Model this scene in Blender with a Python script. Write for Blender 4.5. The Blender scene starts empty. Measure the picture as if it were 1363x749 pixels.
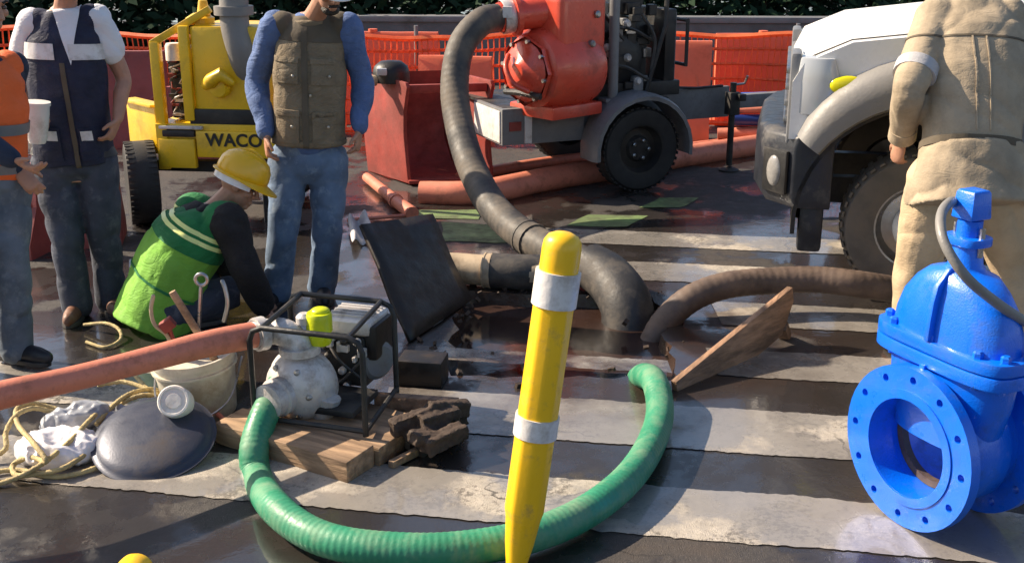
import bpy, bmesh, math, random
from mathutils import Vector, Matrix, noise
random.seed(7)
R = math.radians
V = Vector
scene = bpy.context.scene
COL = scene.collection

# ------------------------------------------------------------------ camera
CAM_H, TILT, FOC = 2.08, R(17.5), 1500.0
cam_data = bpy.data.cameras.new('camera')
cam_data.sensor_width = 36.0
cam_data.lens = 36.0 * FOC / 1363.0
cam_data.clip_end = 3000.0
cam = bpy.data.objects.new('camera', cam_data)
cam.location = (0, 0, CAM_H)
cam.rotation_euler = (math.pi / 2 - TILT, 0, 0)
COL.objects.link(cam)
scene.camera = cam

# ------------------------------------------------------------------ sky, sun, exposure
SUN_DIR = V((-0.955, 0.29, 0.0)).normalized()
SUN_EL = R(37)
world = bpy.data.worlds.new('World')
scene.world = world
world.use_nodes = True
wn = world.node_tree
sky_tex = wn.nodes.new('ShaderNodeTexSky')
sky_tex.sky_type = 'NISHITA'
sky_tex.sun_disc = False
sky_tex.sun_elevation = SUN_EL
sky_tex.sun_rotation = math.atan2(SUN_DIR.x, SUN_DIR.y)
sky_tex.dust_density = 1.5
wn.nodes['Background'].inputs['Strength'].default_value = 0.085
wn.links.new(sky_tex.outputs[0], wn.nodes['Background'].inputs[0])
sl = bpy.data.lights.new('sun', 'SUN')
sl.energy = 5.0
sl.angle = R(0.5)
sl.color = (1.0, 0.84, 0.64)
sun = bpy.data.objects.new('sun', sl)
sd = V((SUN_DIR.x * math.cos(SUN_EL), SUN_DIR.y * math.cos(SUN_EL), math.sin(SUN_EL)))
sun.rotation_euler = sd.to_track_quat('Z', 'Y').to_euler()
sun.location = (-20, 2, 20)
COL.objects.link(sun)
scene.view_settings.view_transform = 'Standard'
scene.view_settings.look = 'None'
scene.view_settings.gamma = 1.0
scene.view_settings.exposure = 1.0

# ------------------------------------------------------------------ survey helpers: where a sighted point stands on the site
_c, _s = math.cos(TILT), math.sin(TILT)
def ray(px, py):
    a = (px - 681.5) / FOC; b = (374.5 - py) / FOC
    return V((a, _c + b * _s, -_s + b * _c))
def g(px, py, z=0.0):
    d = ray(px, py); t = (z - CAM_H) / d.z
    return V((d.x * t, d.y * t, z))
def at(px, py, Y):
    d = ray(px, py); t = Y / d.y
    return V((d.x * t, Y, CAM_H + d.z * t))

# ------------------------------------------------------------------ materials
MATS = {}
def mat(name, col, rough=0.55, metal=0.0, var=0.18, scale=6.0, bump=0.08, bscale=60.0,
        dirt=None, dirt_amt=0.4, dirt_scale=3.0, coat=0.0, weave=0.0, spec=0.5, grain=None, trans=0.0):
    if name in MATS: return MATS[name]
    m = bpy.data.materials.new(name); m.use_nodes = True
    nt = m.node_tree; N = nt.nodes; L = nt.links
    b = N['Principled BSDF']
    tc = N.new('ShaderNodeNewGeometry').outputs['Position']
    if grain is not None:
        gm = N.new('ShaderNodeMapping'); gm.vector_type = 'TEXTURE'; gm.inputs['Rotation'].default_value = (0, 0, grain); gm.inputs['Scale'].default_value = (7, .8, .8)
        L.new(tc, gm.inputs[0]); tc = gm.outputs[0]
    n1 = N.new('ShaderNodeTexNoise'); n1.inputs['Scale'].default_value = scale; n1.inputs['Detail'].default_value = 6
    L.new(tc, n1.inputs['Vector'])
    r1 = N.new('ShaderNodeMapRange'); r1.inputs[1].default_value = 0.3; r1.inputs[2].default_value = 0.7
    r1.inputs[3].default_value = 1 - var; r1.inputs[4].default_value = 1 + var
    L.new(n1.outputs['Fac'], r1.inputs[0])
    mul = N.new('ShaderNodeMix'); mul.data_type = 'RGBA'; mul.blend_type = 'MULTIPLY'
    mul.inputs[0].default_value = 1.0
    mul.inputs[6].default_value = (*col, 1)
    comb = N.new('ShaderNodeCombineColor')
    for i in range(3): L.new(r1.outputs[0], comb.inputs[i])
    L.new(comb.outputs[0], mul.inputs[7])
    out = mul.outputs[2]
    rr = N.new('ShaderNodeMapRange'); rr.inputs[1].default_value = 0.3; rr.inputs[2].default_value = 0.7
    rr.inputs[3].default_value = max(0.03, rough - 0.1); rr.inputs[4].default_value = min(1, rough + 0.1)
    n3 = N.new('ShaderNodeTexNoise'); n3.inputs['Scale'].default_value = scale * 2.3; n3.inputs['Detail'].default_value = 4
    L.new(tc, n3.inputs['Vector']); L.new(n3.outputs['Fac'], rr.inputs[0])
    rout = rr.outputs[0]
    if dirt:
        n2 = N.new('ShaderNodeTexNoise'); n2.inputs['Scale'].default_value = dirt_scale; n2.inputs['Detail'].default_value = 9
        n2.inputs['Roughness'].default_value = 0.7
        L.new(tc, n2.inputs['Vector'])
        r2 = N.new('ShaderNodeMapRange'); r2.inputs[1].default_value = 0.62 - dirt_amt * 0.35; r2.inputs[2].default_value = 0.75 - dirt_amt * 0.2
        L.new(n2.outputs['Fac'], r2.inputs[0])
        mx = N.new('ShaderNodeMix'); mx.data_type = 'RGBA'; mx.inputs[7].default_value = (*dirt, 1)
        mm = N.new('ShaderNodeMath'); mm.operation = 'MULTIPLY'; mm.inputs[1].default_value = 0.8
        L.new(r2.outputs[0], mm.inputs[0]); L.new(mm.outputs[0], mx.inputs[0]); L.new(out, mx.inputs[6]); out = mx.outputs[2]
        mr = N.new('ShaderNodeMix'); mr.data_type = 'FLOAT'; L.new(mm.outputs[0], mr.inputs[0]); L.new(rout, mr.inputs[2])
        mr.inputs[3].default_value = 0.85; rout = mr.outputs[0]
    L.new(out, b.inputs['Base Color']); L.new(rout, b.inputs['Roughness'])
    b.inputs['Metallic'].default_value = metal
    b.inputs['Specular IOR Level'].default_value = spec
    b.inputs['Coat Weight'].default_value = coat
    b.inputs['Coat Roughness'].default_value = 0.12
    if bump > 0:
        nb = N.new('ShaderNodeTexNoise'); nb.inputs['Scale'].default_value = bscale; nb.inputs['Detail'].default_value = 5
        L.new(tc, nb.inputs['Vector'])
        h = nb.outputs['Fac']
        if weave > 0:
            wv = N.new('ShaderNodeTexWave'); wv.bands_direction = 'DIAGONAL'; wv.inputs['Scale'].default_value = weave
            wv.inputs['Distortion'].default_value = 1.5
            L.new(tc, wv.inputs['Vector'])
            ad = N.new('ShaderNodeMath'); ad.operation = 'ADD'; L.new(h, ad.inputs[0]); L.new(wv.outputs['Fac'], ad.inputs[1]); h = ad.outputs[0]
        if any(k in name for k in ('cloth', 'denim', 'shirt')):
            # creases of worn cloth, several sizes, broken up
            for sc_, am in ((6.0, 4.5), (15.0, 1.7)):
                wn_ = N.new('ShaderNodeTexNoise'); wn_.inputs['Scale'].default_value = sc_; wn_.inputs['Detail'].default_value = 2.5; wn_.inputs['Distortion'].default_value = 1.6
                mp_ = N.new('ShaderNodeMapping'); mp_.inputs['Rotation'].default_value = (.5, .6, .3); mp_.inputs['Scale'].default_value = (1, 1, 1.9)
                L.new(tc, mp_.inputs[0]); L.new(mp_.outputs[0], wn_.inputs['Vector'])
                s1 = N.new('ShaderNodeMath'); s1.operation = 'SUBTRACT'; s1.inputs[1].default_value = .5; L.new(wn_.outputs['Fac'], s1.inputs[0])
                s2 = N.new('ShaderNodeMath'); s2.operation = 'ABSOLUTE'; L.new(s1.outputs[0], s2.inputs[0])
                s3 = N.new('ShaderNodeMath'); s3.operation = 'POWER'; s3.inputs[1].default_value = .7; L.new(s2.outputs[0], s3.inputs[0])
                s4 = N.new('ShaderNodeMath'); s4.operation = 'MULTIPLY'; s4.inputs[1].default_value = am; L.new(s3.outputs[0], s4.inputs[0])
                ad2 = N.new('ShaderNodeMath'); ad2.operation = 'ADD'; L.new(h, ad2.inputs[0]); L.new(s4.outputs[0], ad2.inputs[1]); h = ad2.outputs[0]
        bp = N.new('ShaderNodeBump'); bp.inputs['Strength'].default_value = min(1, bump * 3); bp.inputs['Distance'].default_value = 0.006
        L.new(h, bp.inputs['Height']); L.new(bp.outputs['Normal'], b.inputs['Normal'])
    if trans:
        tb = N.new('ShaderNodeBsdfTranslucent'); L.new(out, tb.inputs[0]); ms = N.new('ShaderNodeMixShader'); ms.inputs[0].default_value = trans
        L.new(b.outputs[0], ms.inputs[1]); L.new(tb.outputs[0], ms.inputs[2]); L.new(ms.outputs[0], N['Material Output'].inputs[0])
    MATS[name] = m
    return m

def ground_mat(name, dry, wetc, dark, is_paint=False):
    """asphalt or worn road paint; the same wet patches run through both"""
    m = bpy.data.materials.new(name); m.use_nodes = True
    nt = m.node_tree; N = nt.nodes; L = nt.links
    b = N['Principled BSDF']
    pos = N.new('ShaderNodeNewGeometry').outputs['Position']
    def noi(sc, det=6, rough=0.55, stretch=None):
        n = N.new('ShaderNodeTexNoise'); n.inputs['Scale'].default_value = sc; n.inputs['Detail'].default_value = det
        n.inputs['Roughness'].default_value = rough
        if stretch:
            mp = N.new('ShaderNodeMapping'); mp.inputs['Scale'].default_value = stretch; L.new(pos, mp.inputs[0]); L.new(mp.outputs[0], n.inputs['Vector'])
        else: L.new(pos, n.inputs['Vector'])
        return n.outputs['Fac']
    def rng(src, a, c, lo=0.0, hi=1.0):
        r = N.new('ShaderNodeMapRange'); r.inputs[1].default_value = a; r.inputs[2].default_value = c
        r.inputs[3].default_value = lo; r.inputs[4].default_value = hi
        L.new(src, r.inputs[0]); return r.outputs[0]
    def mixc(f, a, c):
        x = N.new('ShaderNodeMix'); x.data_type = 'RGBA'
        L.new(f, x.inputs[0])
        for s, k in ((a, 6), (c, 7)):
            if isinstance(s, tuple): x.inputs[k].default_value = (*s, 1)
            else: L.new(s, x.inputs[k])
        return x.outputs[2]
    def mth(op, a, c):
        x = N.new('ShaderNodeMath'); x.operation = op; x.use_clamp = True
        for s, k in ((a, 0), (c, 1)):
            if isinstance(s, (int, float)): x.inputs[k].default_value = s
            else: L.new(s, x.inputs[k])
        return x.outputs[0]
    # wetness: soaked round the pit, dry towards the near edge, splashes between
    dist = N.new('ShaderNodeVectorMath'); dist.operation = 'DISTANCE'
    sc = N.new('ShaderNodeMapping'); sc.inputs['Scale'].default_value = (0.8, 1.0, 1.0); L.new(pos, sc.inputs[0])
    L.new(sc.outputs[0], dist.inputs[0]); dist.inputs[1].default_value = (0.12, 5.75, 0)
    near = rng(dist.outputs['Value'], 0.9, 3.4, 0.46, -0.04)
    wet = mth('ADD', rng(noi(1.1, 7, 0.6), 0.36, 0.64, 0, 1), near)
    wet = mth('MULTIPLY', rng(wet, 0.42, 0.62), 1.0)
    fine = noi(240, 3)
    mid = noi(9, 8, 0.65)
    if is_paint:
        wear = rng(mth('ADD', mth('MULTIPLY', noi(42, 9, 0.8), 0.62), mth('MULTIPLY', noi(3.5, 6), 0.38)), 0.52, 0.58)
        colr = mixc(rng(mid, 0.3, 0.7), dry, tuple(x * 0.66 for x in dry))
        colr = mixc(mth('MULTIPLY', rng(noi(170, 4, .7), .50, .66), 0.45), colr, (0.20, 0.17, 0.14))
        colr = mixc(mth('MULTIPLY', wear, 0.78), colr, dark)
        colr = mixc(mth('MULTIPLY', rng(noi(0.9, 5), 0.5, 0.68), 0.35), colr, (0.16, 0.11, 0.075))
    else:
        colr = mixc(rng(fine, 0.35, 0.7), dark, dry)
        colr = mixc(mth('MULTIPLY', rng(noi(130, 3, .6), .60, .68), .7), colr, (0.17, 0.155, 0.14))
        colr = mixc(mth('MULTIPLY', rng(noi(1.6, 8, 0.7), 0.5, 0.7), 0.55), colr, (0.085, 0.062, 0.045))
    vor = N.new('ShaderNodeTexVoronoi'); vor.feature = 'DISTANCE_TO_EDGE'; vor.inputs['Scale'].default_value = 1.3
    wv = N.new('ShaderNodeVectorMath'); wv.operation = 'ADD'; L.new(pos, wv.inputs[0])
    nz = N.new('ShaderNodeTexNoise'); nz.inputs['Scale'].default_value = 4; nz.inputs['Detail'].default_value = 6; L.new(pos, nz.inputs['Vector'])
    sv = N.new('ShaderNodeVectorMath'); sv.operation = 'SCALE'; sv.inputs['Scale'].default_value = .5; L.new(nz.outputs['Color'], sv.inputs[0]); L.new(sv.outputs[0], wv.inputs[1])
    L.new(wv.outputs[0], vor.inputs['Vector'])
    crack = mth('MULTIPLY', rng(vor.outputs['Distance'], .004, .014, 1, 0), rng(noi(1.7, 3), .48, .56))
    colr = mixc(mth('MULTIPLY', crack, .8), colr, (0.02, 0.017, 0.015))
    colr = mixc(mth('MULTIPLY', wet, 0.75), colr, wetc)
    mud = rng(dist.outputs['Value'], 0.75, 1.5, 1.0, 0.0)
    mud = mth('MULTIPLY', mud, rng(noi(4, 7, .65), 0.35, 0.6))
    colr = mixc(mth('MULTIPLY', mud, 0.85), colr, (0.035, 0.018, 0.012))
    L.new(colr, b.inputs['Base Color'])
    rg = N.new('ShaderNodeMix'); rg.data_type = 'FLOAT'; L.new(wet, rg.inputs[0])
    L.new(rng(mid, 0.3, 0.7, 0.55, 0.85), rg.inputs[2]); pud = rng(noi(2.6, 6, .6), 0.44, 0.54); L.new(rng(pud, 0, 1, 0.34, 0.05), rg.inputs[3])
    L.new(rg.outputs[0], b.inputs['Roughness'])
    b.inputs['Specular IOR Level'].default_value = 0.45
    bp = N.new('ShaderNodeBump'); bp.inputs['Distance'].default_value = 0.010
    st = N.new('ShaderNodeMix'); st.data_type = 'FLOAT'; L.new(wet, st.inputs[0]); st.inputs[2].default_value = 0.9; st.inputs[3].default_value = 0.22
    L.new(st.outputs[0], bp.inputs['Strength'])
    hh = mth('ADD', mth('MULTIPLY', fine, 0.45), mth('MULTIPLY', noi(30, 6), 0.6))
    L.new(hh, bp.inputs['Height']); L.new(bp.outputs['Normal'], b.inputs['Normal'])
    # standing film of water on the soaked patches
    film = mth('MULTIPLY', rng(wet, .35, .8), rng(pud, 0, 1, .45, 1))
    L.new(film, b.inputs['Coat Weight']); b.inputs['Coat Roughness'].default_value = 0.06; b.inputs['Coat IOR'].default_value = 1.45
    bc_ = N.new('ShaderNodeBump'); bc_.inputs['Strength'].default_value = .25; bc_.inputs['Distance'].default_value = .004
    L.new(noi(14, 4, .6), bc_.inputs['Height']); L.new(bc_.outputs['Normal'], b.inputs['Coat Normal'])
    MATS[name] = m
    return m

# ------------------------------------------------------------------ object helpers
OFF = {}
def tag(o, label=None, cat=None, group=None, kind=None):
    if label: o['label'] = label
    if cat: o['category'] = cat
    if group: o['group'] = group
    if kind: o['kind'] = kind
    return o
def thing(name, label, cat, loc, group=None):
    o = bpy.data.objects.new(name, None); COL.objects.link(o)
    o.empty_display_size = 0.1
    o.location = loc; OFF[o.name] = V(loc)
    return tag(o, label, cat, group)

def frame_of(d, ref=None):
    d = d.normalized()
    ref = ref or (V((0, 0, 1)) if abs(d.z) < 0.9 else V((1, 0, 0)))
    x = ref.cross(d)
    if x.length < 1e-5: x = V((1, 0, 0)).cross(d)
    x.normalize()
    return x, d.cross(x).normalized(), d

class MB:
    def __init__(s): s.v = []; s.f = []
    def add(s, vs, fs):
        o = len(s.v); s.v += [V(p) for p in vs]; s.f += [tuple(i + o for i in f) for f in fs]
        return s
    def box(s, c, size, ax=None):
        c = V(c); ax = ax or (V((1, 0, 0)), V((0, 1, 0)), V((0, 0, 1)))
        h = [x / 2 for x in size]
        vs = [c + ax[0] * (h[0] * i) + ax[1] * (h[1] * j) + ax[2] * (h[2] * k) for k in (-1, 1) for j in (-1, 1) for i in (-1, 1)]
        return s.add(vs, [(0, 2, 3, 1), (4, 5, 7, 6), (0, 1, 5, 4), (2, 6, 7, 3), (0, 4, 6, 2), (1, 3, 7, 5)])
    def beam(s, a, b, w, h, ref=None):
        a, b = V(a), V(b); d = b - a; x, y, z = frame_of(d, ref)
        return s.box((a + b) / 2, (w, h, d.length), (x, y, z))
    def prism(s, pts, vec):
        n = len(pts); pts = [V(p) for p in pts]; vec = V(vec)
        vs = pts + [p + vec for p in pts]
        fs = [tuple(range(n))[::-1], tuple(range(n, 2 * n))] + [(i, (i + 1) % n, n + (i + 1) % n, n + i) for i in range(n)]
        return s.add(vs, fs)
    def rings(s, rings, cap=True, close=False):
        n = len(rings[0]); vs = [p for r in rings for p in r]; fs = []
        m = len(rings)
        for k in range(m if close else m - 1):
            k2 = (k + 1) % m
            for i in range(n):
                j = (i + 1) % n
                fs.append((k * n + i, k * n + j, k2 * n + j, k2 * n + i))
        if cap and not close:
            fs.append(tuple(range(n))[::-1]); fs.append(tuple(range((m - 1) * n, m * n)))
        return s.add(vs, fs)
    def tube(s, pts, r, seg=10, cap=True, round_end=False, close=False, ell=None, ref=None):
        pts = [V(p) for p in pts]; n = len(pts)
        rs = [r] * n if isinstance(r, (int, float)) else list(r)
        if round_end and not close:
            d0 = (pts[0] - pts[1]).normalized(); d1 = (pts[-1] - pts[-2]).normalized()
            pts = [pts[0] + d0 * rs[0] * .9, pts[0] + d0 * rs[0] * .55] + pts + [pts[-1] + d1 * rs[-1] * .55, pts[-1] + d1 * rs[-1] * .9]
            rs = [rs[0] * .35, rs[0] * .8] + rs + [rs[-1] * .8, rs[-1] * .35]
            if ell: ell = [ell[0], ell[0]] + list(ell) + [ell[-1], ell[-1]]
            n = len(pts)
        rings = []; px = None
        for i in range(n):
            if close: d = pts[(i + 1) % n] - pts[i - 1]
            else: d = pts[min(i + 1, n - 1)] - pts[max(i - 1, 0)]
            d.normalize()
            if px is None: x, y, _ = frame_of(d, ref)
            else:
                x = px - d * px.dot(d)
                x = x.normalized() if x.length > 1e-6 else frame_of(d)[0]
                y = d.cross(x)
            px = x
            ex, ey = (ell[i] if ell else (1, 1))
            rings.append([pts[i] + (x * math.cos(t) * ex + y * math.sin(t) * ey) * rs[i] for t in [2 * math.pi * k / seg for k in range(seg)]])
        return s.rings(rings, cap, close)
    def lathe(s, prof, o, axis=(0, 0, 1), seg=24, ref=None, cap=True, close=False):
        o = V(o); x, y, z = frame_of(V(axis), ref)
        rings = [[o + z * h + (x * math.cos(t) + y * math.sin(t)) * max(r, 1e-4) for t in [2 * math.pi * k / seg for k in range(seg)]] for r, h in prof]
        return s.rings(rings, cap, close)
    def ell(s, c, rad, ax=None, seg=14, nr=9):
        c = V(c); ax = ax or (V((1, 0, 0)), V((0, 1, 0)), V((0, 0, 1)))
        rings = []
        for k in range(nr):
            ph = -math.pi / 2 + math.pi * (k + .5) / nr
            rings.append([c + ax[0] * (rad[0] * math.cos(ph) * math.cos(t)) + ax[1] * (rad[1] * math.cos(ph) * math.sin(t)) + ax[2] * (rad[2] * math.sin(ph)) for t in [2 * math.pi * i / seg for i in range(seg)]])
        return s.rings(rings)
    def build(s, name, m, parent=None, smooth=35, bevel=0, bseg=2, remesh=0, sm=2, disp=None, kind=None):
        off = OFF.get(parent.name, V((0, 0, 0))) if parent else V((0, 0, 0))
        me = bpy.data.meshes.new(name)
        me.from_pydata([p - off for p in s.v], [], s.f)
        bm = bmesh.new(); bm.from_mesh(me)
        bmesh.ops.recalc_face_normals(bm, faces=bm.faces)
        if bevel:
            es = [e for e in bm.edges if len(e.link_faces) == 2 and e.calc_face_angle(0) > R(35)]
            bmesh.ops.bevel(bm, geom=es, offset=bevel, segments=bseg, profile=0.6, affect='EDGES', clamp_overlap=True)
        bm.to_mesh(me); bm.free()
        if remesh:
            tmp = bpy.data.objects.new('tmp', me); COL.objects.link(tmp)
            md = tmp.modifiers.new('r', 'REMESH'); md.mode = 'VOXEL'; md.voxel_size = remesh
            if sm:
                m2 = tmp.modifiers.new('s', 'SMOOTH'); m2.factor = 0.5; m2.iterations = sm
            dg = bpy.context.evaluated_depsgraph_get(); dg.update()
            me2 = bpy.data.meshes.new_from_object(tmp.evaluated_get(dg))
            bpy.data.objects.remove(tmp); bpy.data.meshes.remove(me); me = me2; me.name = name
        if disp:
            nrm = [v.normal.copy() for v in me.vertices]
            for v, nn in zip(me.vertices, nrm):
                v.co += nn * disp(v.co + off, nn)
        me.materials.clear(); me.materials.append(m)
        if smooth is not None:
            me.shade_smooth()
            if smooth < 179: me.set_sharp_from_angle(angle=R(smooth))
        o = bpy.data.objects.new(name, me); COL.objects.link(o)
        if parent: o.parent = parent; OFF[o.name] = off
        else: OFF[o.name] = V((0, 0, 0))
        if kind: o['kind'] = kind
        return o

def patch(src, name, m, planes, offset=0.004, thick=0.003, parent=None):
    """a piece of cloth or tape lying on another surface: cut from it by planes and lifted"""
    off = OFF[src.name]
    bm = bmesh.new(); bm.from_mesh(src.data)
    for co, no in planes:
        bmesh.ops.bisect_plane(bm, geom=bm.verts[:] + bm.edges[:] + bm.faces[:], plane_co=V(co) - off, plane_no=no, clear_outer=True)
    if not bm.faces: bm.free(); return None
    bm.normal_update()
    for v in bm.verts: v.co += v.normal * (offset)
    ext = bmesh.ops.extrude_face_region(bm, geom=bm.faces[:])
    bm.normal_update()
    for v in [e for e in ext['geom'] if isinstance(e, bmesh.types.BMVert)]: v.co += v.normal * thick
    bmesh.ops.recalc_face_normals(bm, faces=bm.faces)
    me = bpy.data.meshes.new(name); bm.to_mesh(me); bm.free()
    me.materials.clear(); me.materials.append(m); me.shade_smooth(); me.set_sharp_from_angle(angle=R(50))
    o = bpy.data.objects.new(name, me); COL.objects.link(o)
    o.parent = parent or src; OFF[o.name] = off
    return o

def bez(pts, n=6):
    """Catmull-Rom through pts"""
    pts = [V(p) for p in pts]; P = [2 * pts[0] - pts[1]] + pts + [2 * pts[-1] - pts[-2]]; out = []
    for i in range(1, len(P) - 2):
        a, b, c, d = P[i - 1:i + 3]
        for k in range(n):
            t = k / n
            out.append(.5 * ((2 * b) + (c - a) * t + (2 * a - 5 * b + 4 * c - d) * t * t + (3 * b - a - 3 * c + d) * t ** 3))
    out.append(P[-2]); return out
def dup_obj(o, parent=None, loc=None):
    c = o.copy(); COL.objects.link(c)
    if parent: c.parent = parent
    if loc is not None: c.location = loc
    OFF[c.name] = OFF.get(o.name, V((0, 0, 0)))
    return c
def resample(pts, step):
    out = [pts[0]]; acc = 0
    for a, b in zip(pts, pts[1:]):
        acc += (b - a).length
        if acc >= step: out.append(b); acc = 0
    return out
# ------------------------------------------------------------------ palette
M_asph = ground_mat('wet_asphalt', (0.075, 0.066, 0.06), (0.018, 0.015, 0.014), (0.026, 0.024, 0.024))
M_paint = ground_mat('worn_road_paint', (0.53, 0.475, 0.40), (0.19, 0.18, 0.17), (0.09, 0.08, 0.07), True)
M_greenpaint = mat('green_road_paint', (0.16, 0.24, 0.09), .5, dirt=(.05, .045, .03), dirt_amt=.7, dirt_scale=5)
M_mud = mat('wet_mud', (0.040, 0.022, 0.015), .3, var=.35, scale=7, bump=.25, bscale=18)
M_water = mat('muddy_water', (0.035, 0.020, 0.016), .07, var=.3, scale=3, bump=.05, bscale=9)
M_yellow = mat('yellow_plastic', (0.92, 0.53, 0.012), .36, var=.04, bump=.03, dirt=(.50, .30, .06), dirt_amt=.2, dirt_scale=13)
M_refl = mat('white_reflective_tape', (0.66, 0.64, 0.63), .35, var=.08, dirt=(.40, .35, .31), dirt_amt=.45, dirt_scale=14)
M_green = mat('green_hose_rubber', (0.030, 0.225, 0.12), .45, var=.15, dirt=(.16, .28, .17), dirt_amt=.45, dirt_scale=7)
M_pink = mat('salmon_hose', (0.62, 0.20, 0.125), .5, var=.10, dirt=(.35, .12, .07), dirt_amt=.35, dirt_scale=9)
M_black = mat('black_rubber', (0.028, 0.027, 0.028), .55, var=.25, dirt=(.10, .085, .07), dirt_amt=.45, dirt_scale=6)
M_suction = mat('dusty_black_hose', (0.045, 0.043, 0.042), .6, var=.25, dirt=(.15, .12, .09), dirt_amt=.55, dirt_scale=3)
M_brown = mat('muddy_brown_hose', (0.085, 0.058, 0.045), .6, var=.3, dirt=(.16, .11, .08), dirt_amt=.5, dirt_scale=8)
M_tan = mat('tan_hose', (0.40, 0.31, 0.21), .6, var=.2, dirt=(.20, .14, .09), dirt_amt=.4, dirt_scale=8)
M_blue = mat('blue_epoxy', (0.0, 0.14, 0.78), .34, var=.07, bump=.09, bscale=150, coat=.3, dirt=(.02, .10, .40), dirt_amt=.3, dirt_scale=8)
M_steel = mat('bare_steel', (0.42, 0.41, 0.40), .35, 1.0, var=.2, dirt=(.12, .1, .08), dirt_amt=.3)
M_darksteel = mat('black_steel', (0.02, 0.02, 0.021), .45, .2, var=.3, dirt=(.07, .06, .05), dirt_amt=.35)
M_plate = mat('dark_steel_sheet', (0.016, 0.013, 0.012), .45, .1, var=.35, dirt=(.04, .025, .018), dirt_amt=.5)
M_greysteel = mat('grey_steel_paint', (0.17, 0.175, 0.185), .45, var=.12, dirt=(.08, .07, .06), dirt_amt=.35)
M_red = mat('red_machine_paint', (0.62, 0.075, 0.04), .32, var=.1, dirt=(.22, .05, .03), dirt_amt=.25, coat=.2)
M_rust = mat('dull_red_steel', (0.28, 0.045, 0.034), .55, var=.2, dirt=(.16, .03, .022), dirt_amt=.55, dirt_scale=4)
M_machyel = mat('yellow_machine_paint', (0.82, 0.50, 0.01), .35, var=.08, dirt=(.36, .22, .03), dirt_amt=.3, coat=.2)
M_cast = mat('pale_cast_aluminium', (0.60, 0.57, 0.55), .42, .25, var=.12, bump=.12, bscale=90, dirt=(.25, .2, .16), dirt_amt=.35, dirt_scale=9)
M_lime = mat('lime_plastic', (0.60, 0.66, 0.01), .3, var=.06)
M_white = mat('white_plastic', (0.74, 0.72, 0.68), .4, var=.06, dirt=(.36, .30, .24), dirt_amt=.45, dirt_scale=6)
M_bucket = mat('dirty_white_bucket', (0.62, 0.58, 0.47), .5, var=.1, dirt=(.34, .26, .17), dirt_amt=.55, dirt_scale=7)
M_bag = mat('white_bag_plastic', (0.78, 0.76, 0.78), .35, var=.08)
M_greybag = mat('grey_plastic_sheet', (0.28, 0.30, 0.34), .35, var=.3, scale=12)
M_rope = mat('yellow_rope', (0.46, 0.36, 0.17), .75, var=.25, scale=25, bump=.3, bscale=160)
M_wood = mat('weathered_wood', (0.34, 0.22, 0.13), .7, var=.45, scale=22, bump=.3, bscale=60, grain=math.atan2(-.45, .9), dirt=(.13, .08, .05), dirt_amt=.5, dirt_scale=9)
M_wood2 = mat('brown_plank_wood', (0.27, 0.155, 0.09), .65, var=.45, scale=20, bump=.3, bscale=50, grain=1.0, dirt=(.07, .045, .03), dirt_amt=.45, dirt_scale=7)
M_rubble = mat('dark_rubble', (0.05, 0.031, 0.021), .8, var=.4, scale=20, bump=.5, bscale=50)
M_pan = mat('dull_blued_steel_pan', (0.045, 0.052, 0.078), .45, .35, var=.12, scale=5, bump=.03, bscale=120, dirt=(.07, .055, .05), dirt_amt=.3, dirt_scale=3)
M_net = mat('orange_net_plastic', (0.88, 0.27, 0.11), .5, var=.12, trans=.5)
M_barrier = mat('orange_barrier_plastic', (0.80, 0.20, 0.10), .38, var=.12, dirt=(.6, .14, .07), dirt_amt=.3, trans=.25)
M_redbar = mat('faded_red_barrier_plastic', (0.30, 0.06, 0.05), .5, var=.2, dirt=(.14, .04, .035), dirt_amt=.4)
M_wall = mat('grey_rendered_wall', (0.12, 0.12, 0.125), .8, var=.15, scale=2, bump=.2, bscale=40, dirt=(.07, .068, .065), dirt_amt=.4, dirt_scale=1.5)
M_bluehose = mat('blue_layflat_hose', (0.02, 0.11, 0.50), .45, var=.12)
M_navyhose = mat('navy_layflat_hose', (0.012, 0.03, 0.16), .45, var=.12)
M_trwhite = mat('white_truck_paint', (0.80, 0.79, 0.77), .3, var=.02, bump=0, coat=.15)
M_flare = mat('grey_fender_plastic', (0.20, 0.193, 0.185), .5, var=.08, dirt=(.2, .18, .16), dirt_amt=.3)
M_bumper = mat('dark_grey_bumper', (0.015, 0.018, 0.026), .42, var=.15, dirt=(.12, .11, .1), dirt_amt=.25)
M_tyre = mat('dusty_tyre_rubber', (0.12, 0.105, 0.09), .8, var=.2, dirt=(.15, .12, .095), dirt_amt=.5, dirt_scale=6)
M_tyreblk = mat('black_tyre_rubber', (0.02, 0.02, 0.021), .7, var=.2)
M_glass = mat('lamp_glass', (0.50, 0.52, 0.54), .08, .1, var=.05, bump=0)
M_fog = mat('dull_fog_lens', (0.26, 0.25, 0.24), .2, var=.15, scale=30, bump=.1, bscale=80)
M_darkglass = mat('dark_window_glass', (0.02, 0.025, 0.03), .06, var=.05, bump=0)
M_amber = mat('yellow_indicator_lens', (0.72, 0.66, 0.01), .2, var=.03, bump=0)
M_skin = mat('skin', (0.44, 0.225, 0.145), .5, var=.10, scale=25, bump=.05, bscale=200)
M_hair = mat('dark_hair', (0.018, 0.013, 0.01), .55, var=.3, scale=60, bump=.4, bscale=220)
M_eye = mat('eye', (0.06, 0.045, 0.04), .15, var=.3, bump=0)
M_jean = mat('blue_denim', (0.135, 0.20, 0.31), .85, var=.28, scale=9, bump=.15, bscale=300, weave=180, dirt=(.30, .37, .45), dirt_amt=.25, dirt_scale=14)
M_jeandark = mat('dark_denim', (0.055, 0.065, 0.095), .85, var=.3, scale=9, bump=.15, bscale=300, weave=180, dirt=(.15, .16, .19), dirt_amt=.25, dirt_scale=14)
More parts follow.
